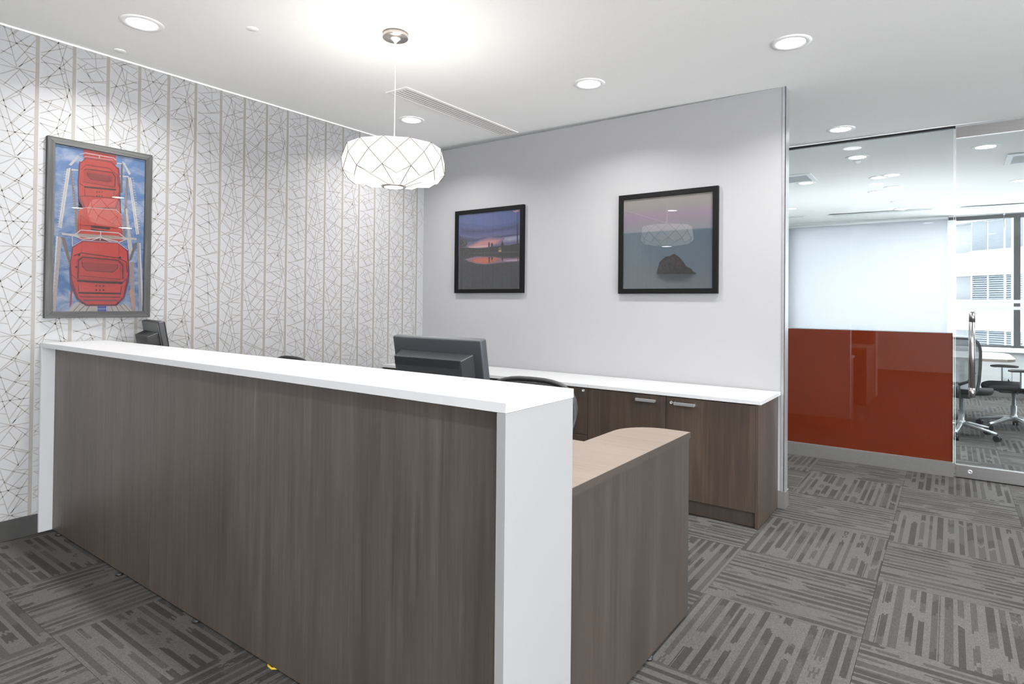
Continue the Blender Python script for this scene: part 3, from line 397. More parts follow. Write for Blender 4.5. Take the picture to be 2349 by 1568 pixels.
WALLP=[[[(105,19642),(1254,18906)],[(109,19359),(1261,19544)],[(817,19452),(1317,19170)],[(1444,19634),(1603,19144)],[(1477,19656),(915,17302)],[(1366,19212),(1579,18454)],[(1317,19119),(122,18496)],[(119,18702),(1161,18474)],[(603,18494),(1497,18324)],[(680,18774),(478,18243)],[(123,18430),(1340,17611)],[(980,18393),(131,17932)],[(134,17716),(926,17624)],[(1615,18322),(156,16222)],[(1547,18330),(1124,16544)],[(138,17417),(1622,17200)],[(186,17406),(658,16988)],[(915,17268),(1124,16510),(1447,14985),(1500,14818)],[(1247,17168),(152,16537)],[(1123,16595),(1638,16135)],[(153,16438),(1045,16316)],[(1627,16830),(984,15956)],[(1047,16164),(143,16021)],[(984,15956),(115,14773)],[(140,16220),(775,15703)],[(688,16100),(1268,15791)],[(1017,15975),(1641,15923)],[(1017,15975),(1281,14941),(1388,14436)],[(1124,16493),(984,15956)],[(1268,15757),(109,15138)],[(1209,15294),(1632,14962)],[(509,15114),(1464,14952)],[(538,15333),(400,14873)]],[[(173,19491),(735,20048)],[(735,20048),(1593,19742)],[(944,20099),(1591,18676)],[(546,19826),(907,19077)],[(1268,19851),(760,19510)],[(1055,19818),(379,19436)],[(173,19491),(960,19049)],[(132,18813),(1601,19182)],[(166,18817),(915,18581)],[(890,19040),(1069,16536)],[(943,19012),(1626,17562)],[(943,19047),(1602,18660)],[(1163,18515),(451,18118)],[(123,18284),(1621,17384)],[(1617,18112),(944,17821),(357,17528)],[(131,17727),(868,17043)],[(133,17589),(987,17300)],[(997,17809),(1397,17219)],[(1612,17266),(316,16815)],[(145,16850),(1616,16319)],[(150,16489),(976,15723)],[(629,16636),(138,16161)],[(476,16449),(872,15610)],[(1609,16780),(1069,16519),(445,16238)],[(1071,16396),(655,16117)],[(1070,16466),(1471,15882)],[(1622,15929),(941,15702)],[(1623,15841),(149,15456)],[(147,15576),(753,15358)]],[[(119,19524),(906,18880)],[(119,19524),(798,18576)],[(812,20133),(109,17776)],[(241,19882),(1566,19334)],[(851,20066),(1049,19443),(1334,18206)],[(1035,20313),(1219,19504)],[(987,19779),(1560,19737)],[(1049,19443),(782,18448)],[(1568,19242),(1189,18953)],[(1573,18876),(874,18568),(503,18395)],[(334,18589),(1566,18087)],[(98,18505),(1571,17776)],[(1579,18474),(1184,18006)],[(230,18201),(797,17456)],[(123,18045),(779,17418)],[(880,18116),(816,17422)],[(1162,18222),(949,17291)],[(1571,17776),(121,16994)],[(1574,17538),(912,17251),(561,17054)],[(669,17245),(1580,17146)],[(116,17278),(1589,16550)],[(1582,17062),(1318,16745)],[(122,16905),(911,16094)],[(671,17155),(911,16094),(1088,15599)],[(994,16807),(930,16095)],[(730,16909),(413,15804),(171,14896)],[(964,16351),(1593,16293)],[(1591,16421),(124,15605)],[(745,15955),(1600,15872)],[(117,16050),(845,15511)],[(1598,16001),(1088,15636)],[(745,15955),(911,15371)],[(1010,15811),(846,15439)]],[[(94,20358),(789,20076)],[(99,20016),(1601,20074)],[(87,19510),(849,20048)],[(930,20023),(270,19037)],[(930,20004),(1613,19310)],[(930,20004),(1606,19707)],[(754,19735),(1105,19148)],[(1301,19551),(949,18790)],[(1607,19650),(110,18058)],[(91,19253),(1624,18534)],[(94,19087),(1626,18459)],[(970,18737),(264,18168)],[(556,18406),(1185,17880)],[(970,18699),(1184,17899)],[(1583,18529),(421,16890)],[(1588,18227),(1047,17659),(635,17095)],[(1107,17665),(1597,17603)],[(110,18040),(1623,17303)],[(98,18848),(721,16712)],[(114,17801),(526,16454),(800,15433)],[(101,17376),(553,17273)],[(1598,17584),(104,15904)],[(635,17095),(1265,16628)],[(721,16712),(1604,15825)],[(92,16639),(1591,16713)],[(1604,17149),(756,15691)],[(1147,16356),(1597,16297)],[(1293,16142),(900,15440)],[(1598,16203),(859,15456)],[(120,16090),(632,15980)]]]

WORLDP = set()
_build0 = MB.build
def _build(s, name, mats, parent=None, bevel=0.0, seg=2, loc=None, solid=0.0):
    o = _build0(s, name, mats, parent, bevel, seg, loc, solid)
    p = parent
    while p is not None:
        if p.name in WORLDP:
            o.matrix_parent_inverse = Matrix.Translation(-p.location) if p is parent else Matrix.Identity(4)
        p = p.parent
    return o
MB.build = _build
def wthing(name, label, cat, loc, group=None):       # a one-off thing whose parts are given in world coordinates
    o = thing(name, label, cat, loc, 0, group); WORLDP.add(o.name); return o

# ------------------------------------------------------------------ room dimensions
XL = -3.98          # left (papered) wall
YB = 4.07           # grey back wall face
YG = 5.63           # glass partition
YW = 11.1           # conference room window wall
XR = 4.2            # right wall, outside the frame
YS = -3.2           # wall behind the camera
def cz(x): return 2.686 - 0.0135 * (x + 3.98)
CT = math.atan(0.0135)

# ceiling slab
mb = MB()
x0, x1, y0, y1 = XL - 0.15, XR + 0.15, YS - 0.15, YW + 0.15
mb.add([(x0, y0, cz(x0)), (x1, y0, cz(x1)), (x1, y1, cz(x1)), (x0, y1, cz(x0)), (x0, y0, 2.9), (x1, y0, 2.9), (x1, y1, 2.9), (x0, y1, 2.9)],
       [(0, 3, 2, 1), (4, 5, 6, 7), (0, 1, 5, 4), (1, 2, 6, 5), (2, 3, 7, 6), (3, 0, 4, 7)])
struct(mb.build('ceiling', M['ceiling']), 'smooth white ceiling')

# floor slab with carpet tiles
floor = struct(bx('floor', M['conc'], XL - 0.15, XR + 0.15, YS - 0.15, YW + 0.15, -0.12, -0.008, None, 0), 'floor under grey striped carpet tiles')
P = 0.607
def tile_mesh(u0, u1, v0, v1, turned):
    # local space always 0..P with stripes along local y
    g = 0.0006
    mb = MB()
    if turned:   # object rotated by -90 deg about z: world x = local y, world y = P - local x
        a0, a1, b0, b1 = P - v1, P - v0, u0, u1
    else:
        a0, a1, b0, b1 = u0, u1, v0, v1
    mb.box(a0 + g, a1 - g, b0 + g, b1 - g, -0.008, 0.0)
    me = bpy.data.meshes.new('carpet_tile'); me.from_pydata(mb.v, [], mb.f)
    me.materials.append(M['carpet'])
    return me
meshes = {}
for i in range(-7, 8):
    for j in range(-10, 15):
        X0 = -0.272 + P * i; Y0 = 2.66 + P * j
        u0 = max(0, XL - X0); u1 = min(P, XR - X0); v0 = max(0, YS - Y0); v1 = min(P, YW - Y0)
        if u1 - u0 < 0.01 or v1 - v0 < 0.01: continue
        turned = (i + j) % 2 == 1        # stripes run across (world x)
        # tiles the camera side never shows are left out beyond the room's middle
        if Y0 < -1.5 and X0 < -2: pass
        key = (round(u0, 3), round(u1, 3), round(v0, 3), round(v1, 3), turned)
        if key not in meshes: meshes[key] = tile_mesh(u0, u1, v0, v1, turned)
        o = bpy.data.objects.new('carpet_tile', meshes[key]); C.objects.link(o); o.parent = floor
        if turned: o.location = (X0, Y0 + P, 0); o.rotation_euler = (0, 0, -PI / 2)
        else: o.location = (X0, Y0, 0)

# walls
wall_left = struct(bx('wall_left', M['paper'], XL - 0.12, XL, YS, YB, 0, cz(XL), None, 0), 'wall with white paper printed with greige stripes and crossing lines')
bx('wall_left_far', M['winwall'], XL - 0.12, XL, YB + 0.0005, YW, 0, cz(XL), None, 0)
struct(bpy.data.objects['wall_left_far'], 'plain wall beyond the grey wall').name = 'wall_west'
wall_back = struct(bx('wall_back', M['greywall'], XL, -0.846, YB, YB + 0.086, 0, cz(-0.9) - 0.001, None, 0), 'pale grey painted wall with two framed photographs')
mb = MB(); z_ = cz(-0.84) - 0.0005
mb.box(-0.846, -0.84, YB - 0.004, YB + 0.09, 0.1, z_); mb.box(-0.862, -0.84, YB - 0.004, YB - 0.001, 0.1, z_)
struct(mb.build('trim_1', M['alu'], None, 0.001), 'slim metal corner bead on the end of the grey wall')
mb = MB()  # unseen right wall, its openings added and shaped for light
mb.box(XR, XR + .12, YS, YG, 0, 0.04); mb.box(XR, XR + .12, YS, YG, 2.56, cz(XR)); mb.box(XR, XR + .12, YG, YW, 0, cz(XR))
mb.box(XR, XR + .12, 2.7, YG, 0.04, 2.56); mb.box(XR, XR + .12, -0.3, -0.2, 0.04, 2.56)
struct(mb.build('wall_right', M['winwall']), 'wall outside the view with openings added for light')
# wall behind the camera with an unseen wide opening added to let light in
mb = MB(); ys0, ys1 = YS - 0.12, YS
mb.box(XL - .12, XR + .12, ys0, ys1, 0, 0.15); mb.box(XL - .12, XR + .12, ys0, ys1, 2.58, 2.80)
mb.box(XL - .12, 1.6, ys0, ys1, 0.15, 2.58); mb.box(XR, XR + .12, ys0, ys1, 0.15, 2.58)
struct(mb.build('wall_front', M['winwall']), 'wall behind the camera with an opening added for light')
# wallpaper print
SEG = WALLP
pit, yph, per = 0.16845, 1.1173, 0.4686
mb = MB()
def ribbon(p, q, w):
    d = Vector((q[0] - p[0], q[1] - p[1])); L = d.length
    if L < 1e-4: return
    n = Vector((-d.y, d.x)) / L * w / 2
    xx = XL + 0.0006
    mb.add([(xx, p[0] + n.x, p[1] + n.y), (xx, q[0] + n.x, q[1] + n.y), (xx, q[0] - n.x, q[1] - n.y), (xx, p[0] - n.x, p[1] - n.y)], [(0, 1, 2, 3)])
ZT = cz(XL) - 0.009
def clip(p, q, lo, hi):
    # clip the segment to lo <= z <= hi
    (a, b), (c, d) = p, q
    if b > d: a, b, c, d = c, d, a, b
    if d <= lo or b >= hi: return None
    if b < lo: a += (c - a) * (lo - b) / (d - b); b = lo
    if d > hi: c += (a - c) * (d - hi) / (d - b); d = hi
    return (a, b), (c, d)
for k in range(-14, 18):
    band = SEG[k % 4]; yb = yph + pit * k
    if yb + pit < YS + 0.3 or yb > YB: continue
    for pl in band:
        for a, b in zip(pl, pl[1:]):
            for m in range(-5, 4):
                za = a[1] / 1e4 + m * per; zb = b[1] / 1e4 + m * per
                cl = clip((yb + a[0] / 1e4, za), (yb + b[0] / 1e4, zb), 0.1, ZT)
                if cl and max(cl[0][0], cl[1][0]) < YB: ribbon(cl[0], cl[1], 0.0044)
mb.build('printed_line_pattern', M['ink_line'], wall_left)
mb = MB()
for k in range(-14, 19):
    yc = yph + pit * k
    if yc < YS + .3 or yc > YB - .01: continue
    mb.add([(XL + .0010, yc - .0086, .1), (XL + .0010, yc + .0086, .1), (XL + .0010, yc + .0086, ZT), (XL + .0010, yc - .0086, ZT)], [(0, 1, 2, 3)])
mb.build('printed_stripes', M['ink_stripe'], wall_left)
struct(bx('trim_2', M['ceiling'], XL, XL + 0.003, YS, YB, ZT, cz(XL), None, 0), 'thin white caulk strip along the top of the wallpaper')
struct(bx('trim_3', M['alu'], XL + 0.01, -0.85, YB - 0.002, YB, cz(-0.85) - 0.003, cz(-0.85), None, 0), 'thin shadow bead where grey wall meets ceiling')
# baseboards
struct(bx('baseboard_left', M['charcoal'], XL, XL + 0.01, YS, YB, 0, 0.108, None, 0.003), 'charcoal rubber base on the papered wall')
mb = MB(); mb.box(XL + .01, -0.832, YB - 0.008, YB, 0, 0.106); mb.box(-0.84, -0.832, YB, YB + 0.094, 0, 0.106); mb.box(XL + .01, -0.832, YB + .086, YB + 0.094, 0, 0.106)
struct(mb.build('baseboard_back', M['greybase'], None, 0.002), 'grey rubber base wrapping the end of the grey wall')
struct(bx('baseboard_west', M['greybase'], XL, XL + 0.01, YB + 0.1, YW, 0, 0.1, None, 0.002), 'grey base beyond')

# ------------------------------------------------------------------ glass partition and door
gp = struct(bpy.data.objects.new('window_1', None), 'clear glass partition with burnt orange film on its lower part'); C.objects.link(gp)
GX0, GX1 = XL, 0.015
bx('base_channel', M['greybase'], GX0, GX1 + 0.002, YG - 0.03, YG + 0.03, 0, 0.102, gp, 0.001)
bx('header_channel', M['dark'], GX0, GX1 + 0.01, YG - 0.018, YG + 0.018, 2.613, 2.627, gp, 0)
mb = MB(); mb.add([(GX0, YG - .03, 2.627), (XR, YG - .03, 2.627), (XR, YG + .03, 2.627), (GX0, YG + .03, 2.627), (GX0, YG - .03, cz(GX0)), (XR, YG - .03, cz(XR) - 0.0), (XR, YG + .03, cz(XR)), (GX0, YG + .03, cz(GX0))],
    [(0, 3, 2, 1), (4, 5, 6, 7), (0, 1, 5, 4), (1, 2, 6, 5), (2, 3, 7, 6), (3, 0, 4, 7)])
hd = MB(); hd.box(GX0, 1.0, YG - .03, YG + .03, 2.628, 2.634)
hd.build('header_trim', M['winwhite'], gp)
for a, b in ((GX0, -2.4), (-2.397, GX1)):
    pn = bx('pane', M['glass'], a + .001, b - .001, YG - 0.006, YG + 0.006, 0.1025, 2.6125, gp, 0)
bx('glass_edge', M['glass_edge'], GX1 - 0.0005, GX1 + 0.002, YG - 0.006, YG + 0.006, 0.103, 2.612, gp, 0)
bx('orange_film', M['orange'], GX0 + 0.01, GX1 - 0.004, YG + 0.0065, YG + 0.0085, 0.104, 1.071, gp, 0)
bx('film_cap', M['alu'], GX0 + 0.01, GX1 - 0.004, YG + 0.0062, YG + 0.0105, 1.071, 1.077, gp, 0)
# door
dr = bpy.data.objects.new('door_1', None); C.objects.link(dr); struct(dr, 'frameless glass door with steel rails and a vertical pull handle')
DX0, DX1 = 0.028, 0.97
bx('door_pane', M['glass'], DX0, DX1, YG - 0.006, YG + 0.006, 0.098, 2.536, dr, 0)
bx('pane_edge', M['glass_edge'], DX0 - 0.0025, DX0, YG - 0.006, YG + 0.006, 0.1, 2.53, dr, 0)
tr_ = bx('top_rail', M['steel'], DX0 + 0.001, DX1, YG - 0.021, YG + 0.021, 2.535, 2.614, dr, 0.002)
bx('rail_drip_edge', M['winwhite'], DX0 + 0.001, DX1, YG - 0.024, YG + 0.024, 2.528, 2.5345, tr_, 0.001)
br_ = bx('bottom_rail', M['steel'], DX0 + 0.001, DX1, YG - 0.021, YG + 0.021, 0.006, 0.098, dr, 0.002)
mb = MB(); mb.lathe([(0.0001, 0.0), (0.0155, 0.0), (0.0155, 0.006), (0.012, 0.0075), (0.004, 0.0075), (0.0038, 0.003), (0.0001, 0.003)], 24)
lk = mb.build('lock_cylinder', M['alu'], br_); lk.rotation_euler = (PI / 2, 0, 0); lk.location = (0.115, YG - 0.021, 0.055)
hb = MB(); hb.tube([(0.125, YG - 0.075, 0.611), (0.125, YG - 0.075, 1.227)], 0.0185, 24)
hb.tube([(0.125, YG + 0.075, 0.63), (0.125, YG + 0.075, 1.235)], 0.0185, 24)
for zz in (0.70, 1.14): hb.tube([(0.125, YG - 0.075, zz), (0.125, YG + 0.075, zz)], 0.009, 14)
hn = hb.build('pull_handle', M['steel_v'], dr)
for za, zb in ((1.160, 1.228), (0.610, 0.678)):
    MB().tube([(0.125, YG - 0.075, za), (0.125, YG - 0.075, zb)], 0.0192, 24).build('handle_sleeve', M['steel'], hn)
for za, zb in ((1.252, 1.275), (1.299, 1.323)):
    bx('frosted_band', M['band'], 0.054, DX1 - 0.02, YG - 0.0072, YG - 0.0062, za, zb, dr, 0)
gp2 = bpy.data.objects.new('window_2', None); C.objects.link(gp2); struct(gp2, 'clear glass partition beside the door')
bx('pane', M['glass'], 0.975, XR - .002, YG - 0.006, YG + 0.006, 0.1025, 2.6125, gp2, 0)
bx('base_channel', M['greybase'], 0.975, XR, YG - 0.03, YG + 0.03, 0, 0.102, gp2, 0.001)
bx('header_channel', M['dark'], 0.975, XR, YG - 0.018, YG + 0.018, 2.613, 2.625, gp2, 0)

# ------------------------------------------------------------------ conference room window wall
ww = MB()
ww.box(XL, XR, YW, YW + .25, 0, 0.64)
struct(ww.build('wall_far', M['winwall']), 'low wall under the conference room windows')
struct(bx('trim_4', M['winwhite'], XL, XR, YW - 0.06, YW + .25, 0.64, 0.70, None, 0.003), 'white window sill')
struct(bx('trim_5', M['winwhite'], XL, XR, YW + 0.03, YW + .25, cz(0) - 0.02, 2.70, None, 0), 'window head')
struct(bx('baseboard_far', M['greybase'], XL + .012, XR, YW - 0.01, YW, 0, 0.1, None, 0.002), 'grey base under the windows')
mull = [XL, -2.24, 0.757, 2.26, XR]
for i, (a, b) in enumerate(zip(mull, mull[1:])):
    w = bpy.data.objects.new('window_%d' % (i + 3), None); C.objects.link(w); struct(w, 'tall conference room window with dark frame')
    bx('bottom_frame', M['winframe'], a, b, YW + .06, YW + .12, 0.70, 0.735, w, 0.002)
    bx('head_frame', M['winframe'], a, b, YW + .02, YW + .12, 2.555, cz(0) - 0.02, w, 0.002)
    bx('mullion', M['winframe'], b - 0.037, b + 0.037, YW + .03, YW + .13, 0.735, 2.555, w, 0.002) if i < 3 else None
    bx('pane', M['winglass'], a + .04, b - .04, YW + .085, YW + .091, 0.735, 2.555, w, 0)
    bx('inner_trim', M['winwhite'], b - 0.06, b - 0.037, YW + .03, YW + .08, 0.735, 2.555, w, 0.001) if i < 3 else None
# white pilaster at the shade's end
struct(bx('trim_6', M['winwhite'], -0.045, 0.06, YW - 0.05, YW + .02, 0.70, 2.56, None, 0.002), 'white jamb strip beside the lowered shade')
# roller shades lowered on the left windows
for a, b, lb in ((-3.9, -2.46, 'lowered white roller shade in the hidden corner behind the grey wall'), (-2.455, -0.03, 'wide lowered white roller shade left of the uncovered window')):
    s = wthing('roller_shade', lb, 'window shade', ((a + b) / 2, YW, 0.7), 'lowered white roller shades')
    bx('shade_cloth', M['shade'], a, b, YW - 0.022, YW - 0.020, 0.74, 2.60, s, 0)
    bx('bottom_bar', M['winwhite'], a, b, YW - 0.027, YW - 0.015, 0.715, 0.742, s, 0.002)
    m_ = MB(); m_.tube([(a + .01, YW - 0.022, 2.605), (b - .01, YW - 0.022, 2.605)], 0.02, 16); m_.build('roller', M['winwhite'], s)
    for xx in (a + .005, b - .012): bx('bracket', M['alu'], xx, xx + .006, YW - 0.045, YW + 0.0, 2.58, cz(0) - .004, s, 0)
# chain and jamb cords at the uncovered window
c = wthing('shade_chain', 'thin hanging bead chain in front of the uncovered window', 'blind cord', (0.61, YW - .02, 1.0))
MB().tube([(0.61, YW - .01, 1.0), (0.61, YW - .01, 2.6)], 0.0035, 6).build('chain', M['alu'], c)
bx('bracket', M['alu'], .60, .62, YW - .03, YW + .02, 2.595, cz(.61) - 0.001, c, 0)

# ------------------------------------------------------------------ neighbouring building
Ox, Oy = 0.972, 24.0; ex, ey = 0.777, -0.629; nx, ny = 0.629, 0.777
fa = thing('office_building', 'white office tower with glass bands and louvre panels outside the window', 'building', (Ox, Oy, 0), math.atan2(ey, ex))
# local x runs along the facade, local y away from the camera
S0, S1, DEP = -0.66, 9.0, 2.5
def fb(name, mat, x0, x1, y0, y1, z0, z1, parent=fa, bev=0.0):
    return bx(name, mat, x0, x1, y0, y1, z0, z1, parent, bev)
fb('tower_core', M['facade'], S0 - 0.06, S1, 0.30, 3.5, -6, 9.5)
fb('return_wall', M['facade'], -9.0, S0 - 0.06, 0.62, 3.5, -6, 9.5)
for za, zb in ((-6, -1.0), (0.56 + 0.0, 1.54), (2.30, 3.05), (4.03, 9.5), (-0.95 - 0.5, -0.9)):
    fb('spandrel', M['facade'], -9.0, S1, 0.0, 0.62, za, zb)
fb('spandrel', M['facade'], -9.0, S1, 0.0, 0.62, -1.6, -0.2)
for k in range(0, 18):
    xa = S0 + k * 0.52
    if xa > S1: break
    for zs, zt in ((3.10, 4.02),):
        wd = fb('window', M['facade_frame'], xa, xa + 0.52, 0.10, 0.14, zs - 0.05, zt)
        fb('pane', M['facade_glass'], xa + 0.03, xa + 0.505, 0.092, 0.099, zs + 0.02, zt - 0.02, wd)
    for zs, zt in ((1.54, 2.30), (-0.2, 0.56)):
        if k > 8: continue
        lv = fb('louvre_panel', M['louvre_dark'], xa + .002, xa + 0.518, 0.16, 0.20, zs + .002, zt - .002)
        fb('louvre_frame', M['facade_frame'], xa + .002, xa + 0.05, 0.08, 0.16, zs + .002, zt - .002, lv)
        n = 11
        for q in range(n):
            z = zs + (q + 0.25) * (zt - zs) / n
            m_ = MB(); m_.add([(xa + .05, .09, z), (xa + .517, .09, z), (xa + .517, .15, z + .045), (xa + .05, .15, z + .045), (xa + .05, .09, z + .02), (xa + .517, .09, z + .02), (xa + .517, .15, z + .06), (xa + .05, .15, z + .06)],
                [(0, 3, 2, 1), (4, 5, 6, 7), (0, 1, 5, 4), (1, 2, 6, 5), (2, 3, 7, 6), (3, 0, 4, 7)])
            m_.build('slat', M['louvre'], lv)
fb('sill_band', M['facade_frame'], S0, S1, -0.03, 0.10, 3.00, 3.08)

# ------------------------------------------------------------------ downlights
def make_downlight(label):
    t = thing('downlight', label, 'ceiling light', (0, 0, 0), 0, 'recessed ceiling downlights')
    MB().lathe([(0.070, -0.002), (0.074, -0.006), (0.098, -0.004), (0.100, 0.0), (0.070, 0.0), (0.070, -0.002)], 48).build('trim_ring', M['trimring'], t)
    MB().lathe([(0.0001, -0.0035), (0.0695, -0.0035), (0.0695, -0.0005), (0.0001, -0.0005)], 40).build('lens', M['lens'], t)
    ld = bpy.data.lights.new('downlight_lamp', 'AREA'); ld.shape = 'DISK'; ld.size = 0.13; ld.energy = DOWN; ld.spread = math.radians(140); ld.color = (1.0, 0.985, 0.96)
    lo = bpy.data.objects.new('downlight_lamp', ld); C.objects.link(lo); lo.parent = t; lo.location = (0, 0, -0.012)
    return t
spots = [(-3.355, 1.375, 'downlight nearest the ferris wheel picture, high on the left'),
    (-1.856, 3.366, 'downlight above the grey wall, right of the pendant lamp'),
    (-3.39, 3.32, 'downlight in the far left corner between pendant cord and air slot'),
    (-0.68, 3.40, 'largest downlight at the upper right, near the end of the grey wall'),
    (-0.695, 5.287, 'downlight just in front of the glass partition'),
    (-0.70, 6.36, 'first downlight beyond the glass partition, beside the small sensor'),
    (-0.50, 7.40, 'second downlight in the middle row beyond the glass'),
    (-0.62, 7.47, 'downlight touching the second one beyond the glass'),
    (-0.54, 8.165, 'third downlight of the middle row beyond the glass'),
    (-0.72, 8.40, 'downlight left of the third one of the middle row beyond the glass'),
    (-0.55, 9.33, 'fourth downlight of the middle row beyond the glass'),
    (-0.56, 10.03, 'farthest downlight of the middle row beyond the glass'),
    (-1.85, 9.29, 'downlight beyond the glass close to the grey wall edge'),
    (-1.32, 7.42, 'downlight beside the left square grille beyond the glass'),
    (0.235, 6.48, 'downlight below the door rail seen through the glass door'),
    (0.60, 8.37, 'downlight seen through the door at the right edge'),
    (0.14, 10.35, 'farthest downlight seen through the door, by the slot diffuser'),
    (-1.86, 1.375, None), (-0.68, 1.375, None), (-3.37, -0.6, None), (-1.86, -0.6, None), (-0.3, -0.6, None), (1.0, 1.375, None), (1.0, 3.4, None), (2.4, 3.4, None), (1.3, 5.287, None),  # entries without a label are unseen downlights added to light the room
    (-2.4, 5.0, None), (2.4, 8.4, None), (2.4, 6.4, None)]
proto = None
conf_lamp = bpy.data.lights.new('conference_lamp', 'AREA'); conf_lamp.shape = 'DISK'; conf_lamp.size = 0.13; conf_lamp.energy = CONF; conf_lamp.spread = math.radians(160)
for x, y, lb in spots:
    if proto is None: d = proto = make_downlight(lb)
    else: d = copy_tree(proto)
    if y > YG:
        for ch in d.children:
            if ch.type == 'LIGHT': ch.data = conf_lamp
    d['label'] = lb or 'unseen recessed downlight added outside the frame for light'
    d.location = (x, y, cz(x) - 0.0); d.rotation_euler = (0, CT, 0)

# concealed sprinkler covers
for x, y, lb in ((-3.849, 1.463, 'flush white sprinkler cover by the wallpaper edge'), (-2.934, 1.729, 'flush white sprinkler cover right of the left downlight')):
    o = MB().lathe([(0.0001, -0.004), (0.026, -0.004), (0.03, -0.001), (0.03, 0.0), (0.0001, 0.0)], 30).build('sprinkler_cover', M['ceiling'])
    o.location = (x, y, cz(x)); o.rotation_euler = (0, CT, 0); o['label'] = lb; o['category'] = 'sprinkler'
o = MB().lathe([(0.0001, -0.03), (0.018, -0.028), (0.03, -0.012), (0.033, 0.0), (0.0001, 0.0)], 30).build('ceiling_sensor', M['trimring'])
o.location = (-0.722, 6.53, cz(-.72)); o.rotation_euler = (0, CT, 0); o['label'] = 'small white ceiling sensor beyond the glass under the first downlight'; o['category'] = 'sensor'

# linear air diffuser
t = thing('linear_air_diffuser', 'white slot air diffuser set in the ceiling beside the pendant cord', 'air vent', (-2.98, 3.405, cz(-2.98)), 0)
t.rotation_euler = (0, CT, 0)
mb = MB(); W, L = 0.1, 0.632
for a, b, c_, d in ((-W, -W + .034, -L, L), (W - .034, W, -L, L), (-W + .034, W - .034, -L, -L + .03), (-W + .034, W - .034, L - .03, L)): mb.box(a, b, c_, d, -0.006, 0.0)
mb.build('frame', M['vent'], t, 0.001)
bx('recess', M['ventdark'], -W + .034, W - .034, -L + .03, L - .03, -0.0008, 0.0, t, 0)
iw = 2 * (W - .034); n = 4; sw = 0.014; gap = (iw - n * sw) / (n + 1) + 0.0
for k in range(n):
    a = -W + .034 + gap * (k + 1) + sw * k
    bx('slat', M['vent'], a, a + sw, -L + .03, L - .03, -0.0055, -0.0016, t, 0)

# grilles and slot diffusers in the conference room
def grille(x0, x1, y0, y1, lb):
    t = wthing('ceiling_grille', lb, 'air vent', ((x0 + x1) / 2, (y0 + y1) / 2, cz((x0 + x1) / 2)), 'ceiling grilles beyond the glass')
    t.location.z -= 0.004
    z = t.location.z
    mb = MB(); w = 0.045
    mb.box(x0, x1, y0, y0 + w, z - .012, z); mb.box(x0, x1, y1 - w, y1, z - .012, z); mb.box(x0, x0 + w, y0 + w, y1 - w, z - .012, z); mb.box(x1 - w, x1, y0 + w, y1 - w, z - .012, z)
    mb.build('frame', M['winwhite'], t, 0.001)
    bx('grille_face', M['grille'], x0 + w, x1 - w, y0 + w, y1 - w, z - .008, z - .001, t, 0)
grille(-1.80, -1.185, 6.88, 7.30, 'grey faced ceiling grille cut off by the grey wall edge')
grille(0.40, 1.02, 6.88, 7.32, 'grey faced ceiling grille seen through the glass door')
def slot(x0, x1, y, lb):
    t = wthing('slot_diffuser', lb, 'air vent', ((x0 + x1) / 2, y, cz((x0 + x1) / 2)), 'slot diffusers along the windows')
    z = cz(x1)
    mb = MB(); mb.box(x0, x1, y - .06, y - .035, z - .006, z); mb.box(x0, x1, y + .035, y + .06, z - .006, z); mb.box(x0, x0 + .05, y - .035, y + .035, z - .006, z); mb.box(x1 - .05, x1, y - .035, y + .035, z - .006, z)
    mb.build('frame', M['winwhite'], t)
    bx('slot', M['grille'], x0 + .05, x1 - .05, y - .035, y + .035, z - .003, z, t, 0)
slot(-1.50, -0.17, 10.2, 'long thin slot diffuser in the middle by the window shades')
slot(0.11, 1.45, 10.2, 'slot diffuser seen through the glass door')
slot(-3.15, -1.80, 10.2, 'slot diffuser partly behind the grey wall edge')

# ------------------------------------------------------------------ pendant lamp
PX, PY = -2.35, 2.18
pc = cz(PX)
pl = thing('pendant_lamp', 'white folded faceted drum pendant lamp hanging over the desk', 'lamp', (PX, PY, 1.86))
zo = 1.86
cn = MB().lathe([(0.0001, pc - zo - 0.027), (0.064, pc - zo - 0.027), (0.066, pc - zo - 0.024), (0.066, pc - zo - 0.0012), (0.0001, pc - zo - 0.0012)], 48).build('ceiling_canopy', M['nickel'], pl)
MB().lathe([(0.0035, pc - zo - 0.056), (0.006, pc - zo - 0.05), (0.011, pc - zo - 0.042), (0.026, pc - zo - 0.028), (0.026, pc - zo - 0.0272), (0.0035, pc - zo - 0.0272)], 24).build('cord_cone', M['cord'], cn)
MB().tube([(0, 0, 0.12), (0.001, 0, 0.35), (0.0015, 0, 0.55), (0, 0, pc - zo - 0.05)], 0.0022, 8).build('cord', M['cord'], pl)
N = 12; zc = 0.105
ph0 = math.radians(-36 - 90) + math.radians(11)
def ring(r, z, off=0.0): return [Vector((r * math.cos(ph0 + (i + off) * 2 * PI / N), r * math.sin(ph0 + (i + off) * 2 * PI / N), z)) for i in range(N)]
T = ring(0.243, zc + 0.098); Mi = ring(0.264, zc + 0.035, 0.5); Lo = ring(0.264, zc - 0.042); Bo = ring(0.232, zc - 0.075, 0.5); Bi = ring(0.060, zc - 0.098, 0.5); Ti = ring(0.05, zc + 0.085)
vs = T + Mi + Lo + Bo + Bi + Ti; fs = []
for i in range(N):
    j = (i + 1) % N; h = (i - 1) % N
    fs += [(i, N + i, 2 * N + i, N + h)]                       # T_i diamond
    fs += [(N + i, 2 * N + j, 3 * N + i, 2 * N + i)]           # M_i diamond
    fs += [(i, j, N + i)]
    fs += [(2 * N + i, 3 * N + i, 4 * N + i), (2 * N + i, 4 * N + i, 4 * N + h), (2 * N + i, 4 * N + h, 3 * N + h)]
sh = MB().add(vs, fs).build('lamp_shade', M['lampshade'], pl)
sm = MB()
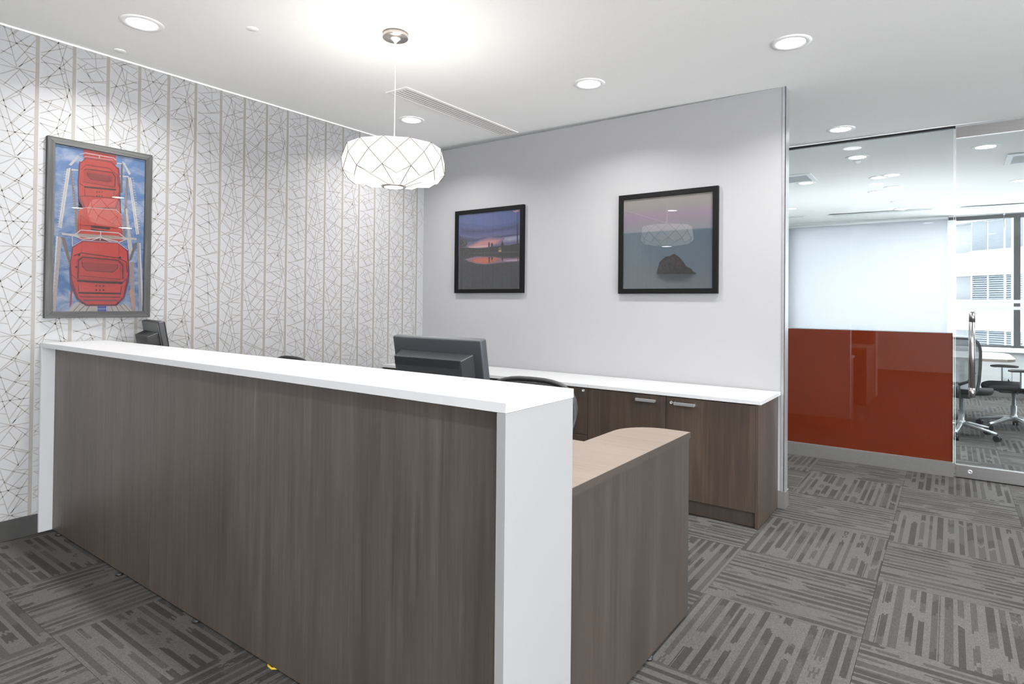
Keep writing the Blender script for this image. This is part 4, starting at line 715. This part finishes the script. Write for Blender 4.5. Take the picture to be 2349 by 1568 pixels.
for i in range(N):
    j = (i + 1) % N; h = (i - 1) % N
    for a, b in ((T[i], Mi[i]), (T[j], Mi[i]), (Mi[i], Lo[i]), (Mi[i], Lo[j]), (Lo[i], Bi[i]), (Lo[i], Bo[i] * 0.985), (Lo[j], Bo[i] * 0.985)):
        sm.tube([a * 1.002, b * 1.002], 0.0018, 5, cap=False)
o = sm.build('shade_seams', M['seam'], sh)
MB().lathe([(0.051, zc - 0.105), (0.062, zc - 0.105), (0.065, zc - 0.099), (0.060, zc - 0.096), (0.051, zc - 0.098), (0.051, zc - 0.105)], 40).build('bottom_ring', M['nickel'], pl)
MB().lathe([(0.0001, zc - 0.1070), (0.048, zc - 0.1055), (0.0505, zc - 0.1035), (0.0505, zc - 0.0985), (0.0001, zc - 0.0985)], 40).build('bulb_diffuser', M['lens'], pl)
for z, en in ((zc + 0.02, PEND),):
    ld = bpy.data.lights.new('pendant_glow', 'POINT'); ld.energy = en; ld.shadow_soft_size = 0.03; ld.color = (1.0, 0.97, 0.92)
    lo = bpy.data.objects.new('pendant_glow', ld); C.objects.link(lo); lo.parent = pl; lo.location = (0, 0, z)

# ------------------------------------------------------------------ framed pictures
def art(name, data, org, ux, uy, nrm, w, h, parent):
    """flat printed figures: polygons with their ink colours, laid one over the other"""
    vs = []; fs = []; cols = []
    org = Vector(org); ux = Vector(ux); uy = Vector(uy); nrm = Vector(nrm)
    for k, (c_, polys) in enumerate(data):
        for pg in polys:
            o = len(vs)
            for u_, v_ in pg: vs.append(org + ux * (u_ / 1000 * w) + uy * (v_ / 1000 * h) + nrm * (0.00002 * (k + 1)))
            fs.append(list(range(o, o + len(pg)))); cols.append(tuple(q * 0.46 for q in lin(c_)[:3]) + (1.0,))
    bm = bmesh.new(); bv = [bm.verts.new(v) for v in vs]; lay = bm.loops.layers.float_color.new('ink')
    for f, c_ in zip(fs, cols):
        try: fc = bm.faces.new([bv[i] for i in f])
        except ValueError: continue
        if fc.normal.dot(nrm) < 0: fc.normal_flip()
        for l in fc.loops: l[lay] = c_
    bmesh.ops.triangulate(bm, faces=[f for f in bm.faces if len(f.verts) > 4], ngon_method='EAR_CLIP')
    me = bpy.data.meshes.new(name); bm.to_mesh(me); bm.free(); me.materials.append(M['ink'])
    ob = bpy.data.objects.new(name, me); C.objects.link(ob); ob.parent = parent
    return ob

def bgmat(name, stops, axis, lo, hi, noise_amt, nscale, stretch, light=(235, 238, 245)):
    t = NT(name); co = t.coord(); s = t.sep(co)
    f = t.math('DIVIDE', t.math('SUBTRACT', s[axis], lo), hi - lo, clamp=True)
    col = t.ramp(f, [(p, tuple(q * 0.46 for q in lin(c_)[:3]) + (1.0,)) for p, c_ in stops])
    n = t.noise(t.scale(co, stretch), nscale, 6.0, 0.62, 0.6)
    k = t.ramp(n, [(0.42, (0, 0, 0, 1)), (0.72, (noise_amt,) * 3 + (1,))])
    kk = t.sep(k)[0]
    t.link(t.mix(kk, col, tuple(q * 0.46 for q in lin(light)[:3]) + (1.0,)), t.b.inputs['Base Color'])
    t.b.inputs['Roughness'].default_value = 0.5
    return t.m

def frame_bars(parent, org, ux, uy, nrm, W, H, bw, depth, mats, wall_gap=0.0):
    """four mitred bars; returns nothing"""
    org, ux, uy, nrm = Vector(org), Vector(ux), Vector(uy), Vector(nrm)
    def q(u, v, d): return org + ux * u + uy * v + nrm * d
    sides = [((0, 0), (W, 0), (W - bw, bw), (bw, bw)), ((W, 0), (W, H), (W - bw, H - bw), (W - bw, bw)), ((W, H), (0, H), (bw, H - bw), (W - bw, H - bw)), ((0, H), (0, 0), (bw, bw), (bw, H - bw))]
    for i, s in enumerate(sides):
        vs = [q(a, b, wall_gap) for a, b in s] + [q(a, b, depth) for a, b in s]
        MB().add(vs, [(0, 3, 2, 1), (4, 5, 6, 7), (0, 1, 5, 4), (1, 2, 6, 5), (2, 3, 7, 6), (3, 0, 4, 7)]).build('frame_bar', mats[i % 2], parent, 0.0015)

# ferris wheel poster on the left wall: plane normal +x, u = +y, v = +z
t = thing('framed_poster', 'weathered grey frame with red ferris wheel cabins against blue sky', 'picture', (XL, 1.425, 1.158))
W_, H_, BW = 0.530, 0.988, 0.036
frame_bars(t, (0, -W_ / 2, 0), (0, 1, 0), (0, 0, 1), (1, 0, 0), W_, H_, BW, 0.030, (M['picgrey_h'], M['picgrey']), 0.001)
mskye = bgmat('poster_sky', [(0, (70, 112, 166)), (0.5, (74, 122, 184)), (1, (92, 138, 196))], 2, 0, H_, 0.6, 9.0, (1, 1, 1.6))
bx('print', mskye, 0.012, 0.014, -W_ / 2 + BW - .004, W_ / 2 - BW + .004, BW - .004, H_ - BW + .004, t, 0)
art('printed_ferris_wheel', ART1, (0.0142, -0.225, 0.031), (0, 1, 0), (0, 0, 1), (1, 0, 0), 0.452, 0.924, t)
bx('glass', M['glaze'], 0.0195, 0.0215, -W_ / 2 + BW, W_ / 2 - BW, BW, H_ - BW, t, 0)

def back_picture(xa, xb, za, zb, label, bgm, data, ix0, iz0, iw, ih, bw, cat='picture'):
    t = thing('framed_photograph', label, cat, ((xa + xb) / 2, YB, za), 0, 'framed photographs on the grey wall')
    W_, H_ = xb - xa, zb - za; cx = (xa + xb) / 2
    frame_bars(t, (-W_ / 2, 0, 0), (1, 0, 0), (0, 0, 1), (0, -1, 0), W_, H_, bw, 0.030, (M['picblack'], M['picblack']), 0.001)
    bx('print', bgm, -W_ / 2 + bw - .004, W_ / 2 - bw + .004, -0.016, -0.014, bw - .004, H_ - bw + .004, t, 0)
    art('printed_scene', data, (ix0 - cx, -0.0162, iz0 - za), (1, 0, 0), (0, 0, 1), (0, -1, 0), iw, ih, t)
    bx('glass', M['glaze'], -W_ / 2 + bw, W_ / 2 - bw, -0.0225, -0.0205, bw, H_ - bw, t, 0)
    return t
m2 = bgmat('sunset_sky', [(0, (56, 58, 64)), (0.42, (60, 62, 70)), (0.52, (92, 96, 140)), (0.75, (92, 112, 176)), (1, (86, 108, 172))], 2, 0.03, 0.70, 0.35, 5.0, (1, 1, 3.0), (110, 110, 150))
back_picture(-3.567, -2.825, 1.350, 2.074, 'black framed photograph of dusk sky mirrored in water, left one', m2, ART2, -3.534, 1.38, 0.662, 0.662, 0.034)
m3 = bgmat('sea_and_dusk', [(0, (118, 124, 132)), (0.12, (108, 118, 128)), (0.40, (92, 112, 126)), (0.615, (86, 108, 122)), (0.628, (152, 152, 160)), (0.72, (160, 150, 165)), (0.78, (170, 146, 170)), (0.86, (168, 158, 160)), (1, (172, 166, 158))], 2, 0.03, 0.69, 0.10, 60.0, (1, 1, 9.0), (150, 160, 170))
back_picture(-1.974, -1.252, 1.342, 2.059, 'black framed photograph of a dark rock in calm sea, right one', m3, ART3, -1.94, 1.372, 0.652, 0.656, 0.035)

# ------------------------------------------------------------------ credenza
YC, YCB = 3.59, 4.061
ZC = 0.704
edges = [-0.876, -1.4235, -1.971, -2.5185, -3.066, -3.6135, -3.978]
labels = ['walnut cabinet at the open right end of the credenza, handle and lock at its left', 'second walnut cabinet from the right end of the credenza, handle at its right', 'third walnut cabinet from the right end of the credenza, two stacked fronts',
          'fourth cabinet from the right end of the credenza, behind the mesh chair', 'fifth cabinet from the right end of the credenza', 'narrow end cabinet of the credenza against the papered wall']
def lockbm():
    return MB().lathe([(0.0001, 0.001), (0.0045, 0.001), (0.0045, 0.0045), (0.0095, 0.005), (0.0095, 0.0), (0.0001, 0.0)], 24)
for k in range(6):
    xb, xa = edges[k] - 0.0005, edges[k + 1] + 0.0005
    t = wthing('base_cabinet', labels[k], 'cabinet', ((xa + xb) / 2, (YC + YCB) / 2, 0), 'walnut credenza cabinets')
    pt = 0.019
    if k == 0:
        bx('side_panel', M['cab_wood'], xb - pt, xb, YC, YCB, 0.004, ZC - .002, t, 0.001)
    bx('carcass', M['cab_wood'], xa, xb - (pt if k == 0 else 0) - .001, YC + 0.021, YCB, 0.088, ZC - .002, t, 0)
    bx('toe_kick', M['toe_wood'], xa, xb - (pt if k == 0 else 0) - .001, YC + 0.016, YC + 0.034, 0.006, 0.087, t, 0)
    fx0, fx1 = xa + 0.0012, xb - (pt * 0.25 if k == 0 else 0) - 0.0012
    y0, y1 = YC, YC + 0.0195
    def handle(hx, z, par):
        m_ = MB(); m_.box(hx - .064, hx + .064, YC - 0.026, YC - 0.018, z - .009, z + .009)
        m_.box(hx - .064, hx - .056, YC - 0.018, YC, z - .007, z + .007); m_.box(hx + .056, hx + .064, YC - 0.018, YC, z - .007, z + .007)
        m_.build('handle', M['alu'], par, 0.0008)
    def lock(lx, z, par):
        o = lockbm().build('lock', M['alu'], par); o.rotation_euler = (PI / 2, 0, 0); o.location = (lx, YC, z)
        o.matrix_parent_inverse = Matrix.Identity(4) if par.parent else o.matrix_parent_inverse
    if k < 2:
        if k == 0: fx1 = xb - pt - 0.001
        d = bx('door', M['cab_wood'], fx0, fx1, y0, y1, 0.090, ZC - .006, t, 0.0012)
        if k == 0: handle(-1.303, 0.663, d); lock(-1.389, 0.664, d)
        else: handle(-1.553, 0.664, d)
    elif k == 2:
        d = bx('door', M['cab_wood'], fx0, fx1, y0, y1, 0.388, ZC - .006, t, 0.0012); lock(-2.004, 0.682, d); handle(-2.36, 0.655, d)
        d = bx('door', M['cab_wood'], fx0, fx1, y0, y1, 0.090, 0.384, t, 0.0012); handle(-2.36, 0.34, d)
    elif k < 5:
        d = bx('door', M['cab_wood'], fx0, fx1, y0, y1, 0.090, ZC - .006, t, 0.0012); handle((xa + xb) / 2, 0.664, d)
    else:
        d = bx('door', M['cab_wood'], fx0, fx1, y0, y1, 0.090, ZC - .006, t, 0.0012)
for xa, xb, lb in ((-1.967, -0.862, 'right slab of the white credenza top, ending by the wall edge'), (-3.979, -1.969, 'left slab of the white credenza top, reaching the papered wall')):
    o = bx('credenza_worktop', M['white_lam'], xa, xb, YC - 0.012, YCB + 0.001, ZC, 0.727, None, 0.0015)
    o['label'] = lb; o['category'] = 'worktop'; o['group'] = 'white credenza tops'

# ------------------------------------------------------------------ reception desk
YF = 1.150; YD = 1.212; XE = -0.850
dk = wthing('reception_desk', 'long walnut reception desk with white transaction counter and white end panels', 'desk', (-2.4, 1.5, 0))
for a, b in ((-3.953, -2.795), (-2.793, -2.005), (-2.003, -0.8795)):
    bx('front_panel', M['desk_wood'], a, b, YD, YD + 0.02, 0.012, 0.9985, dk, 0.0008)
bx('seam_dark_sheet', M['dark'], -3.95, -0.88, YD + 0.0205, YD + 0.0235, 0.02, 0.99, dk, 0)  # dark sheet added so the seams between front panels stay dark
bx('end_panel', M['white_lam_shaded'], XE - 0.027, XE, YF + .001, 1.465, 0.010, 1.0005, dk, 0.0008)['label'] = 'tall white end panel facing the viewer'
bx('end_panel', M['white_lam'], XL + 0.004, -3.955, YF + .001, 1.465, 0.010, 1.0005, dk, 0.0008)
for a, b in ((XL + 0.003, -2.968), (-2.9675, -2.1235), (-2.123, XE + .001)):
    bx('counter_top', M['white_lam'], a, b, YF, 1.467, 1.001, 1.026, dk, 0.001)
bx('back_panel', M['desk_wood'], -3.954, -0.8785, 1.43, 1.449, 0.745, 0.9995, dk, 0.0008)
bx('modesty_panel', M['desk_wood'], -3.954, -0.8785, 1.24, 1.259, 0.02, 0.718, dk, 0)
# worksurface and the rounded return
bx('worksurface', M['top_wood'], -3.954, -0.8785, 1.262, 1.466, 0.7195, 0.7445, dk, 0)
bx('worksurface', M['top_wood'], -3.975, -0.8605, 1.4675, 2.0135, 0.7195, 0.7445, dk, 0.001)
arc = [(-0.8605, 2.015), (-0.8605, 2.432)]
ax_, ay_, rx, ry = -0.955, 2.262, 0.165, 0.17
arc += [(ax_ - rx * math.sin(a * PI / 24), ay_ + ry * math.cos(a * PI / 24)) for a in range(0, 13)]
arc += [(-1.12, 2.015)]
MB().prism([(x, y) for x, y in arc], 0.7195, 0.7445).build('return_top', M['top_wood'], dk, 0.001)
# edge banding and outer panel of the return
bx('edge_band', M['edge_wood'], -0.8600, -0.8585, 1.4675, 2.0135, 0.7195, 0.7445, dk, 0)
bx('edge_band', M['edge_wood'], -0.8600, -0.8585, 2.0148, 2.432, 0.7195, 0.7445, dk, 0)
bx('return_panel', M['return_wood_shaded'], -0.882, -0.8625, 1.4675, 2.425, 0.014, 0.7185, dk, 0.0008)
bx('inner_gable', M['desk_wood'], -1.10, -0.8835, 2.22, 2.24, 0.014, 0.7185, dk, 0)
for x, y in ((-3.86, 1.215), (-3.086, 1.208), (-2.40, 1.215), (-1.4, 1.215), (-0.872, 2.05), (-0.872, 1.6), (-0.865, 1.3), (-3.955, 1.3)):
    MB().lathe([(0.0001, 0.0), (0.017, 0.0), (0.017, 0.006), (0.012, 0.0115), (0.0001, 0.0115)], 16, x, y).build('glide', M['black'], dk)
cb = MB().tube([(-1.93, 1.235, 0.006), (-1.905, 1.214, 0.004), (-1.88, 1.212, 0.004), (-1.86, 1.225, 0.006)], 0.004, 8).build('cable', M['yellow'])
cb['label'] = 'short loop of yellow cable peeking out under the desk front'; cb['category'] = 'cable'

# ------------------------------------------------------------------ monitors
def ribs(n, fn):
    mb = MB()
    for k in range(n): mb.add(*fn(k / max(1, n - 1)))
    return mb
def make_monitor(label, W_, H_, thumb=False, charmat=None):
    """origin at the base on the desk, back side facing -y, screen facing +y"""
    t = thing('computer_monitor', label, 'monitor', (0, 0, 0), 0, 'desk monitors')
    body = charmat or M['moni']
    MB().lathe([(0.0001, 0.0), (0.115, 0.0), (0.118, 0.006), (0.10, 0.014), (0.03, 0.02), (0.0001, 0.02)], 36).build('foot', M['moni_dark'], t)
    bx('stand_neck', M['moni_dark'], -0.04, 0.04, -0.035, -0.012, 0.012, 0.2, t, 0.004)
    zb = 0.10
    head = MB().box(-W_ / 2, W_ / 2, 0.0, 0.036, 0, H_).build('housing', M['moni_dark'] if thumb else body, t, 0.008, 3)
    if thumb: bx('lit_back_plate', body, -W_ / 2 + .006, W_ / 2 - .006, -0.0012, 0.004, 0.006, H_ - .006, head, 0)  # paler plate paints light on the back, housing sides kept dark
    head.location = (0, -0.03, zb); head.rotation_euler = (math.radians(10), 0, 0)
    bx('screen', M['moni_dark'], -W_ / 2 + .015, W_ / 2 - .015, 0.0355, 0.0372, 0.02, H_ - .015, head, 0)
    # electronics bulge on the back with tapering sides
    bw0, bw1 = W_ * 0.41, W_ * 0.375; zt0, zt1, d = H_ * 0.80, H_ * 0.755, 0.055
    z0_, z1_ = 0.04, 0.055
    vs = [(-bw0, 0, z0_), (bw0, 0, z0_), (bw0, 0, zt0), (-bw0, 0, zt0), (-bw1, -d, z1_), (bw1, -d, z1_), (bw1, -d, zt1), (-bw1, -d, zt1)]
    bl = MB().add(vs, [(0, 1, 2, 3), (7, 6, 5, 4), (0, 4, 5, 1), (1, 5, 6, 2), (2, 6, 7, 3), (3, 7, 4, 0)]).build('electronics_bulge', body, head, 0.003)
    mb = MB(); n = 46
    for k in range(n):
        x = -bw1 + (k + 0.3) * 2 * bw1 / n; w = 0.0022
        x2 = -bw0 + (k + 0.3) * 2 * bw0 / n
        mb.add([(x, -d - .0012, zt1), (x + w, -d - .0012, zt1), (x2 + w, -.0002, zt0 + .0012), (x2, -.0002, zt0 + .0012), (x, -d, zt1 - .002), (x + w, -d, zt1 - .002), (x2 + w, 0, zt0 - .002), (x2, 0, zt0 - .002)],
               [(0, 1, 2, 3), (0, 3, 7, 4), (1, 5, 6, 2)])
        xs = x - 0.016 if x - 0.016 > -bw1 else -bw1
        mb.add([(x, -d - .0012, zt1), (x + w, -d - .0012, zt1), (xs + w, -d - .0012, zt1 - 0.034), (xs, -d - .0012, zt1 - 0.034)], [(0, 1, 2, 3)])
    o = mb.build('vent_ribs', M['moni_dark'], bl); o['kind'] = 'stuff'
    mb = MB(); n = 30
    for s in (-1, 1):
        for k in range(n):
            z = z1_ + (k + 0.3) * (zt1 - z1_ - .004) / n; w = 0.0035
            mb.add([(s * (bw1 + .0012), -d, z), (s * (bw1 + .0012), -d, z + w), (s * (bw0 + .0012), -.001, z + w + .012), (s * (bw0 + .0012), -.001, z + .012)], [(0, 1, 2, 3)])
    o = mb.build('side_vent_ribs', M['dark'], bl); o['kind'] = 'stuff'
    for x in (-0.055, 0.055):
        o = MB().lathe([(0.0001, 0.0), (0.0055, 0.0), (0.0055, 0.0012), (0.003, 0.0014), (0.0001, 0.0006)], 16).build('screw', M['dark'], bl)
        o.rotation_euler = (PI / 2, 0, 0); o.location = (x, -d, H_ * 0.47)
    if thumb:
        o = MB().lathe([(0.0001, 0), (0.022, 0), (0.020, 0.003), (0.0001, 0.004)], 28).build('cable_notch', M['winwhite'], bl)
        o.rotation_euler = (PI / 2, 0, 0); o.scale = (0.9, 1.9, 1); o.location = (0.0, -d, H_ * 0.42); o['label'] = 'pale oval cable notch'
        mb = MB()
        for q in range(5): mb.box(-W_ * .33 + q * .009, -W_ * .33 + q * .009 + .006, -0.0009, 0.0, H_ * .88, H_ * .88 + (.012 if q in (0, 4) else .008))
        mb.build('small_lettering', M['alu'], head)
    return t
m1 = make_monitor('charcoal monitor seen from behind in the middle of the desk', 0.474, 0.283)
setloc(m1, (-1.650, 1.831, 0.7445), 0.0)
m2o = make_monitor('monitor at the left end of the desk, pale notch in its back, painted paler as if lit', 0.42, 0.30, True, plain('lit_monitor_plastic', (74, 75, 76), 0.4, grain=0.06, gscale=400))  # plastic made paler, the light on its back put into the colour
setloc(m2o, (-3.73, 1.68, 0.7445), math.radians(-12))

# ------------------------------------------------------------------ task chairs
def rounded(hw, z0, z1, p=3.0, n=36, top=None, ymul=0.0, bottom_w=0.85):
    pts = []
    for k in range(n):
        a = 2 * PI * k / n; c_, s_ = math.cos(a), math.sin(a)
        x = math.copysign(abs(c_) ** (2 / p), c_) * hw; z = (z0 + z1) / 2 + math.copysign(abs(s_) ** (2 / p), s_) * (z1 - z0) / 2
        f = bottom_w + (1 - bottom_w) * ((z - z0) / (z1 - z0))
        x *= f
        y = -0.05 * (1 - (x / hw) ** 2) + 0.11 * ((z - z0) / (z1 - z0)) ** 2 - 0.05 * math.sin(PI * (z - z0) / (z1 - z0))
        pts.append(Vector((x, y, z)))
    return pts
def make_chair(label, group, hw, z0, z1, framem, meshm, legm, p=2.6, bw=0.9, ft=0.015, arms=True, cat='chair', seatm='seat_black', armsil='alu'):
    """person faces -y; origin on the floor under the gas lift"""
    t = thing('task_chair', label, cat, (0, 0, 0), 0, group)
    YBK = 0.24
    # five star base
    for k in range(5):
        a = 2 * PI * k / 5 + 0.3; dx, dy = math.cos(a), math.sin(a)
        lg = MB().tube([(dx * .02, dy * .02, 0.115), (dx * .10, dy * .10, 0.112), (dx * .22, dy * .22, 0.085), (dx * .305, dy * .305, 0.068)], [0.024, 0.021, 0.016, 0.013], 10).build('base_leg', M[legm], t)
        m_ = MB(); cx, cy = dx * .305, dy * .305
        for s in (-1, 1):
            px, py = -dy * s * .014, dx * s * .014
            m_.tube([(cx + px * .4, cy + py * .4, 0.028), (cx + px * 1.7, cy + py * 1.7, 0.028)], 0.028, 16)
        m_.tube([(cx, cy, 0.03), (cx, cy, 0.075)], 0.008, 8)
        m_.build('caster', M['black'], lg)
    MB().lathe([(0.0001, 0.09), (0.032, 0.09), (0.032, 0.15), (0.026, 0.152), (0.026, 0.25), (0.016, 0.252), (0.016, 0.40), (0.0001, 0.40)], 20).build('gas_lift', M[legm], t)
    mc = MB().box(-0.09, 0.09, -0.14, 0.16, 0.385, 0.43).build('tilt_mechanism', M['black'], t, 0.012, 3)
    MB().tube([(0.09, -0.02, 0.41), (0.21, -0.03, 0.40)], [0.006, 0.012], 10).build('lever', M['black'], mc)
    def seatf(u, v):
        x = (u - .5) * 2; y = (v - .5) * 2
        r = (abs(x) ** 3.2 + abs(y) ** 3.2) ** (1 / 3.2)
        return x, y, r
    sb = MB(); n = 16; vs = []; rim = []
    for lay, (zz, sc) in enumerate(((0.425, .86), (0.43, .97), (0.455, 1.0), (0.478, .97))):
        for k in range(28):
            a = 2 * PI * k / 28; c_, s_ = math.cos(a), math.sin(a)
            x = math.copysign(abs(c_) ** .65, c_) * .25 * sc; y = math.copysign(abs(s_) ** .65, s_) * .24 * sc - .02
            vs.append((x, y, zz - (0.022 * max(0, (-y - .15) / .1) if y < -.15 else 0)))
    fs = [tuple(range(28))]
    for l in range(3):
        for k in range(28): fs.append((l * 28 + k, l * 28 + (k + 1) % 28, (l + 1) * 28 + (k + 1) % 28, (l + 1) * 28 + k))
    vs.append((0, -.02, 0.470)); fs += [(3 * 28 + k, 3 * 28 + (k + 1) % 28, 4 * 28) for k in range(28)]
    sb.add(vs, fs, True).build('seat', M[seatm], t)
    # back: loop frame with stretched mesh and a spine
    loop = [q + Vector((0, YBK, 0)) for q in rounded(hw, z0, z1, p, 44, bottom_w=bw)]
    bk = MB().tube(loop, ft, 10, closed=True).build('backrest_frame', M[framem], t)
    ctr = Vector((0, YBK - 0.045, (z0 + z1) / 2))
    vs = [ctr]; fs = []; R = 6
    for j in range(1, R + 1):
        for q in loop:
            f = j / R; pnt = ctr.lerp(q, f); zz = (pnt.z - z0) / (z1 - z0)
            pnt.y = YBK - 0.05 * (1 - (pnt.x / hw) ** 2) + 0.11 * zz ** 2 - 0.05 * math.sin(PI * min(1, max(0, zz)))
            vs.append(pnt)
    n = len(loop)
    for k in range(n): fs.append((0, 1 + k, 1 + (k + 1) % n))
    for j in range(R - 1):
        for k in range(n): a = 1 + j * n; fs.append((a + k, a + n + k, a + n + (k + 1) % n, a + (k + 1) % n))
    MB().add(vs, fs, True).build('back_mesh', M[meshm], t)
    MB().tube([(0, 0.13, 0.41), (0, 0.235, 0.42), (0, 0.265, 0.50), (0, 0.235, z0 + .12)], [0.03, 0.03, 0.026, 0.018], 12).build('back_spine', M[framem], t)
    for s in (-1, 1):
        MB().tube([(0, 0.25, 0.52), (s * hw * .45, 0.25, 0.56), (s * hw * bw * .9, 0.24, z0 + (z1 - z0) * .42)], [0.016, 0.014, 0.01], 10).build('back_brace', M[framem], t)
    if arms:
        for s in (-1, 1):
            m_ = MB(); m_.tube([(s * .16, 0.02, 0.41), (s * .27, 0.03, 0.42), (s * .285, 0.03, 0.52)], [0.016, 0.02, 0.022], 12)
            ar = m_.build('arm_post', M['black'], t)
            m_ = MB(); m_.prism([(s * .262, -.025), (s * .305, -.025), (s * .305, .065), (s * .262, .065)], 0.46, 0.625); m_.build('arm_sleeve', M[armsil], ar, 0.006, 3)
            m_ = MB()
            def ap(k): return [(s * .285 + .042 * math.copysign(abs(math.cos(a)) ** .7, math.cos(a)), 0.0 + .125 * math.copysign(abs(math.sin(a)) ** .8, math.sin(a))) for a in [2 * PI * q / 24 for q in range(24)]]
            pg = ap(0); vs = []
            for zz, sc in ((0.625, .8), (0.632, 1.0), (0.645, 1.0), (0.650, .85)):
                for x, y in pg: vs.append((s * .285 + (x - s * .285) * sc, y * sc, zz + 0.10 * 0 - 0.25 * (y * y) * 1.2))
            fs = [tuple(range(24)), tuple(range(72, 96))]
            for l in range(3):
                for k in range(24): fs.append((l * 24 + k, l * 24 + (k + 1) % 24, (l + 1) * 24 + (k + 1) % 24, (l + 1) * 24 + k))
            m_.add(vs, fs, True).build('arm_pad', M['black'], ar)
    return t
c1 = make_chair('black mesh task chair right of the centre monitor, arched top above the counter', 'black mesh chairs behind the desk', 0.288, 0.50, 0.898, 'black', 'mesh_black', 'black', p=2.7, bw=0.86, ft=0.013)
setloc(c1, (-1.625, 2.12, 0), math.radians(2))
c2 = copy_tree(c1); setloc(c2, (-3.46, 2.03, 0), math.radians(-4))
c2['label'] = 'black mesh task chair at the left part of the desk, only its curved top showing'
# conference chairs
k1 = make_chair('conference chair with light grey mesh back just behind the glass door', 'conference room chairs', 0.19, 0.42, 0.975, 'frame_grey', 'mesh_grey', 'alu', p=5.0, bw=0.80, ft=0.013, arms=False)
setloc(k1, (0.085, 7.50, 0), math.radians(180 - 8))
k2 = make_chair('conference chair with black seat and silver arm posts at the right table end', 'conference room chairs', 0.21, 0.48, 0.985, 'frame_grey', 'mesh_grey', 'alu', p=5.0, bw=0.9, ft=0.011, arms=True)
setloc(k2, (0.53, 8.20, 0), math.radians(-78))

# conference table
tb = wthing('conference_table', 'white topped conference table with brown edge and grey panel leg', 'table', (-0.9, 8.55, 0))
pts = [(-2.5, 7.95), (0.40, 7.95), (0.47, 7.97), (0.52, 8.03), (0.54, 8.12), (0.54, 8.9), (0.50, 9.05), (0.40, 9.12), (-2.5, 9.12)]
MB().prism(pts, 0.712, 0.740).build('table_edge', M['table_edge'], tb, 0.003)
MB().prism([(x, y) for x, y in pts], 0.7402, 0.7422).build('tabletop', M['table_top'], tb)
for x in (0.10, -2.1):
    bx('leg_panel', M['table_leg'], x - .02, x + .02, 8.15, 8.9, 0.0, 0.7115, tb, 0.002)
